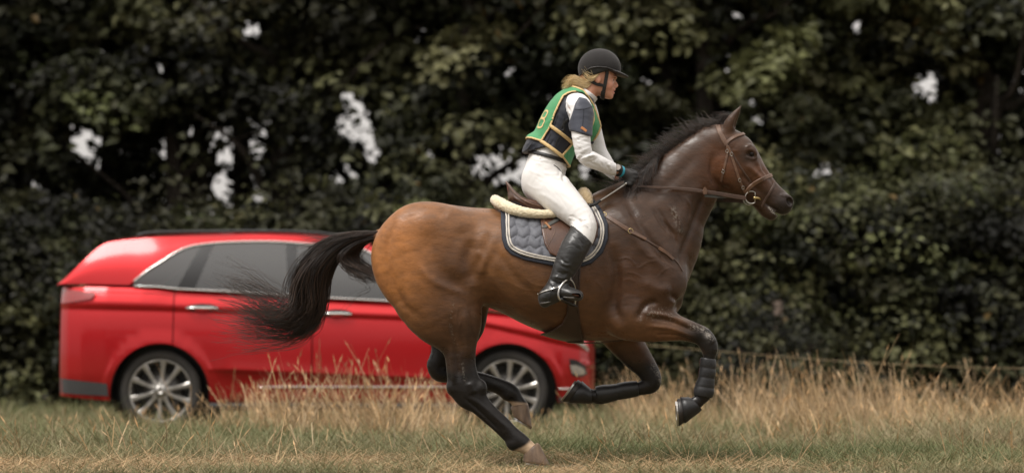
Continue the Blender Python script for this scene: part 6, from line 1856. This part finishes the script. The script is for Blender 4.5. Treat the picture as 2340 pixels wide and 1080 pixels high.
# shirt
neck_cut = half((1325, 205), (1372, 240))
fsh = smin(smin(fT, fA, .03), np.maximum(fN - .002, half((1326, 212), (1366, 246))), .015) - .005
fsh = np.maximum(fsh, -waist - .02)
fsh = np.maximum(fsh, RX - P(1406, 390)[0])
SH = sdf_obj('shirt', rs(fsh), M_shirt, RID, 2)
for pts, wd, amp in [([(1322, 356), (1338, 350), (1352, 346)], 2.5, -.005), ([(1324, 364), (1342, 356), (1356, 352)], 2.5, .004), ([(1328, 344), (1340, 340), (1350, 336)], 2.5, .003),
                     ([(1318, 330), (1332, 334), (1348, 328)], 3, .002), ([(1370, 362), (1378, 374), (1378, 390)], 2.5, .002), ([(1388, 371), (1393, 382), (1390, 396)], 2, .003),
                     ([(1295, 238), (1298, 260), (1306, 280)], 2.5, -.004), ([(1288, 240), (1292, 262), (1300, 278)], 2.5, .003)]:
    wrinkle(SH, pts, wd, amp)
crease(SH, [(1326, 325, 10, 20, 12, 9, 28, 2.2, .0028), (1338, 356, 14, 10, -20, 10, 26, 2.0, .004), (1372, 374, 22, 6, 60, 8, 22, 2.0, .0025), (1394, 385, 8, 4, 65, 6, 20, 1.6, .003), (1296, 255, 8, 16, 70, 6, 26, 2.2, .003)], 6)
sdf_obj('collar', rs(np.maximum(np.maximum(fN - .011, half((1330, 200), (1380, 236))), -half((1316, 217), (1360, 249)))), M_shirt, RID, 2)
# gloves
sdf_obj('glove', rs(np.maximum(np.minimum(fHN, 9), P(1419, 390)[0] - RX) - .0025), M_glove, RID, 1)
sdf_obj('glove', rs(np.maximum(np.minimum(fHF, 9), P(1416, 390)[0] - RX) - .0025), M_glove, RID, 1)
# body protector
FL = [pxchain([(1222, 330, 24, .12, 0), (1206, 345, 13, .10, 0)], k=.02, n=1)]
fV = smin(fT - .017, np.maximum(fld(FL), -1) , .02)
hem_v = pxpoly([(1306, 205), (1270, 222), (1230, 280), (1180, 335), (1188, 350), (1200, 350), (1225, 345), (1245, 341), (1262, 350), (1284, 367), (1303, 378), (1316, 357), (1360, 330), (1400, 300), (1390, 250), (1345, 222)], 0, 1)
pv = poly_sd(hem_v, RX, RZ)
armhole = np.maximum(np.minimum(fAN, fAF) - .006, -(np.abs(RY) - .10))
fV = smax(np.maximum(fV, pv), -armhole, .004)
VEST = sdf_obj('body_protector', rs(fV), M_vest, RID, 2)
crease(VEST, [(1270, 310, 20, 25, -60, 8, 26, 2.5, .002), (1212, 336, 14, 8, -25, 6, 26, 2.2, .003)], 8)
# shoulder pads of the protector
pad_p = pxpoly([(1314, 238), (1323, 222), (1340, 226), (1354, 244), (1364, 280), (1362, 316), (1340, 312), (1318, 305), (1290, 297), (1301, 278), (1308, 258)], -.2, 1)
pp = poly_sd(pad_p, RX, RZ)
for f, sgn in ((fAN, -1), (fAF, 1)):
    PD = sdf_obj('shoulder_pad', rs(smax(np.maximum(f - .014, RY * -sgn + .09), pp, .006)), M_pad, RID, 2)
    if sgn == -1:
        bvp = BVHTree.FromPolygons([v.co[:] for v in PD.data.vertices], [p.vertices[:] for p in PD.data.polygons])
        strap('seam', [(1314, 250), (1330, 250), (1344, 247), (1353, 243)], 1.5, .001, M_vest, PD, both=False, bvh=bvp)
        strap('seam', [(1334, 250), (1333, 268), (1330, 300)], 1.5, .001, M_vest, PD, both=False, bvh=bvp)
        strap('logo_patch', [(1328, 291), (1334, 295), (1340, 300)], 6, .0012, mat_simple('orange_patch', (.5, .2, .07), .6), PD, both=False, bvh=bvp)
        strap('hem', [(1302, 296), (1320, 301), (1346, 310)], 2.2, .002, M_vest, PD, both=False, bvh=bvp)
# bib
bib_pts = [(1150, 300), (1215, 316), (1237, 324), (1258, 290), (1267, 263), (1280, 235), (1288, 220), (1300, 213), (1313, 211), (1331, 219), (1345, 235), (1354, 253), (1356, 274), (1348, 298), (1328, 318), (1308, 327),
           (1283, 357), (1301, 378), (1330, 372), (1420, 330), (1420, 240), (1372, 268), (1359, 239), (1334, 206), (1300, 190), (1200, 200)]
bib_pts[19:22] = [(1352, 330), (1371, 300), (1376, 285)]
bpoly = pxpoly(bib_pts, -.12, 1); bd = poly_sd(bpoly, RX, RZ)
fVb = smin(fT - .017, fld(FL), .02)
shellb = np.maximum(fVb - .007, -(fVb + .006))
shellb = np.maximum(shellb, -(np.minimum(fAN, fAF) - .016))
BIB = sdf_obj('bib', rs(np.maximum(shellb, bd)), M_bib, RID, 2)
crease(BIB, [(1245, 290, 18, 24, -50, 10, 34, 3, .0025), (1290, 225, 16, 8, -30, 5, 24, 2.5, .002), (1300, 355, 10, 10, -50, 4, 22, 2.5, .002)], 9)
shell2 = np.maximum(np.maximum(fVb - .0095, -(fVb + .004)), -(np.minimum(fAN, fAF) - .016))
sdf_obj('bib_trim', rs(np.maximum(shell2, np.abs(bd + .003) - .0052)), M_trim, BIB, 1)
for a, b_, w in (((1256, 288), (1310, 328), 8), ((1235, 322), (1287, 360), 8)):
    d = np.subtract(b_, a) / math.hypot(*np.subtract(b_, a)); nn = np.array([-d[1], d[0]]) * w / 2
    poly = pxpoly([tuple(np.add(a, nn)), tuple(np.add(b_, nn)), tuple(np.subtract(b_, nn)), tuple(np.subtract(a, nn))], -.12, 1)
    for s_ in (1, -1): sdf_obj('bib_strap', rs(np.maximum(np.maximum(shell2, poly_sd(poly, RX, RZ)), RY * s_)), M_trim, BIB, 1)
bv_v = BVHTree.FromPolygons([v.co[:] for v in VEST.data.vertices], [p.vertices[:] for p in VEST.data.polygons])
for seg in ([(1275, 262), (1267, 285), (1262, 296)], [(1290, 268), (1284, 290), (1276, 306)], [(1258, 306), (1250, 322), (1244, 332)], [(1282, 318), (1272, 338), (1268, 348)], [(1222, 318), (1210, 335), (1202, 346)]):
    strap('seam', seg, 1.6, .0015, M_belt, VEST, both=False, bvh=bv_v)
strap('lacing', [(1298, 272), (1288, 284), (1290, 296), (1282, 300)], 5, .006, M_strapb, VEST, both=False, bvh=bv_v)
strap('lacing', [(1278, 312), (1270, 328), (1272, 345), (1282, 352)], 3, .004, M_strapb, VEST, both=False, bvh=bv_v)
# number on the back
bv_b = BVHTree.FromPolygons([v.co[:] for v in BIB.data.vertices], [p.vertices[:] for p in BIB.data.polygons])
bc = P(1243, 276, 0); bdir = Vector((.86, .32, -.42)).normalized()
def back_pt(s, yy):
    base = np.array([bc[0], yy, bc[2]]) + np.array([.46, 0, .89]) * s
    o = Vector(base) - bdir * .5 + Vector((0, 0, 0))
    o.y = yy - bdir.y * .5
    hit, n, _, _ = bv_b.ray_cast(o, bdir)
    return (np.array(hit), np.array(n if n.dot(bdir) < 0 else -n)) if hit is not None else None
def loop8(c, hs, hw, yc):
    a = np.linspace(0, 2 * math.pi, 25)
    sx = np.sign(np.cos(a)) * np.abs(np.cos(a)) ** .6; sy = np.sign(np.sin(a)) * np.abs(np.sin(a)) ** .6
    r = [back_pt(c + hs * u, yc + hw * v) for u, v in zip(sx, sy)]
    r = [x for x in r if x is not None]
    if len(r) < 8: return
    p = np.array([x[0] for x in r]); n = np.array([x[1] for x in r])
    obj('number', ribbon_mesh('number', p + n * .001, n, .011, .0016, M_trim), BIB)
loop8(.024, .022, .030, -.085); loop8(-.026, .026, .034, -.085)
# helmet
hel = fld([ell(1370, 157, 0, 49.5, 46, .1, k=.0)])
hp = pxpoly([(1300, 100), (1300, 176), (1321, 178), (1336, 168), (1350, 161), (1366, 159), (1385, 161), (1400, 165), (1420, 169), (1440, 165), (1440, 100)], 0, 1)
fh_ = smax(hel, poly_sd(hp, RX, RZ), .01)
HEL = sdf_obj('helmet', rs(fh_), M_helmet, RID, 2)
vis = fld([ell(1398, 164, 0, 42, 5, .085, rot=-.33, k=0)])
M_visor = mat_simple('visor_leather', (.02, .018, .018), .5, bump=.3, bscale=300)
sdf_obj('visor', rs(np.maximum(vis, P(1380, 160)[0] - RX)), M_visor, HEL, 2)
rim = np.maximum(hel - .004, np.abs(poly_sd(hp, RX, RZ) + .004) - .0045)
sdf_obj('rim', rs(rim), M_visor, HEL, 1)
sdf_obj('harness', rs(np.maximum(np.maximum(hel + .004, half((1318, 170), (1370, 150))), -half((1322, 186), (1366, 172)))), M_strapb, HEL, 1)
def rstrap(name, pts, w, th, mat, parent, lift=.004, both=True):
    strap(name, pts, w, th, mat, parent, both=both, bvh=BVH_R, lift=lift)
rstrap('chin_strap', [(1387, 160), (1385, 175), (1383, 190), (1380, 206), (1378, 222), (1379, 227)], 8, .005, M_strapb, HEL)
rstrap('chin_strap', [(1340, 174), (1350, 184), (1362, 192), (1378, 195)], 7, .005, M_strapb, HEL)
rstrap('chin_cup', [(1379, 208), (1378, 219), (1379, 228)], 10, .008, M_strapb, HEL)
# hair
M_blond = mat_vcol('blond_hair', rough=.5, spec=.4)
hg = [gp([(1352, 172), (1340, 183), (1328, 184), (1314, 176), (1302, 182), (1297, 196)], [-.05, -.05, -.04]), gp([(1352, 178), (1338, 190), (1324, 191), (1310, 186), (1300, 194), (1296, 204)], [-.055, -.06, -.05]),
      gp([(1356, 186), (1344, 197), (1328, 199), (1314, 196), (1302, 202), (1298, 208)], [-.052, -.055, -.05]), gp([(1354, 180), (1340, 194), (1326, 196), (1312, 192), (1302, 200), (1297, 206)], [.0, .02, .03])]
guide_hair('hair', hg, 900, .0013, .0005, M=14, spread=.006, jitter=.016, parent=RID, mat=M_blond, tone=((.62, .44, .2), (.95, .82, .55)), seed=41, clump=30, tipspread=1.4, lenvar=.16)
guide_hair('hair', [gp([(1366, 168), (1356, 172), (1346, 168), (1338, 158)], [-.075, -.085]), gp([(1366, 172), (1356, 182), (1346, 186), (1332, 172)], [-.078, -.085])], 50, .0011, .0004, M=10, spread=.004, jitter=.01, parent=RID, mat=M_blond,
           tone=((.62, .44, .2), (.95, .82, .55)), seed=42)
# watch and wrist band
M_wface = mat_simple('watch_face', (.34, .3, .27), .25); M_teal = mat_simple('teal_band', (.03, .3, .42), .5)
wa = np.array(P(1402, 386, -.135)); wb_ = np.array(P(1420, 392, -.105)); wd = (wb_ - wa) / np.linalg.norm(wb_ - wa)
def band(name, c, r, width, mat, parent):
    u = np.cross(wd, [0, 0, 1]); u /= np.linalg.norm(u); v = np.cross(wd, u)
    a = np.linspace(0, 2 * math.pi, 29); p = c + r * (np.cos(a)[:, None] * u + np.sin(a)[:, None] * v); n = np.cos(a)[:, None] * u + np.sin(a)[:, None] * v
    return obj(name, ribbon_mesh(name, p, n, width, .003, mat), parent)
WATCH = band('watch', wa + wd * .03, .029, .02, M_strapb, RID)
band('wrist_band', wa + wd * .048, .027, .016, M_teal, RID)
fc = wa + wd * .028; fn = np.array([-.05, -.93, .36]); fn /= np.linalg.norm(fn)
disc('watch_case', fc + fn * .027, fn, .0205, .011, M_black, WATCH)
disc('watch_dial', fc + fn * .0382, fn, .0165, .0012, M_wface, WATCH)
# riding crop in the hand
CR = empty('riding_crop', P(1390, 445, -.11)); tag(CR, 'thin steel coloured riding crop held in the gloved hand', 'crop')
tube_obj('shaft', [P(1430, 420, -.11), P(1400, 440, -.15), P(1366, 462, -.19)], [.0045, .004, .0038], mat_simple('grey_shaft', (.42, .4, .37), .35, .6), CR, 8)
tube_obj('grip', [P(1372, 458, -.185), P(1358, 467, -.2), P(1345, 470, -.21)], [.006, .009, .011], M_black, CR, 8)
tube_obj('cap', [P(1434, 417, -.106), P(1427, 422, -.113)], .007, M_steel, CR, 8, 1)
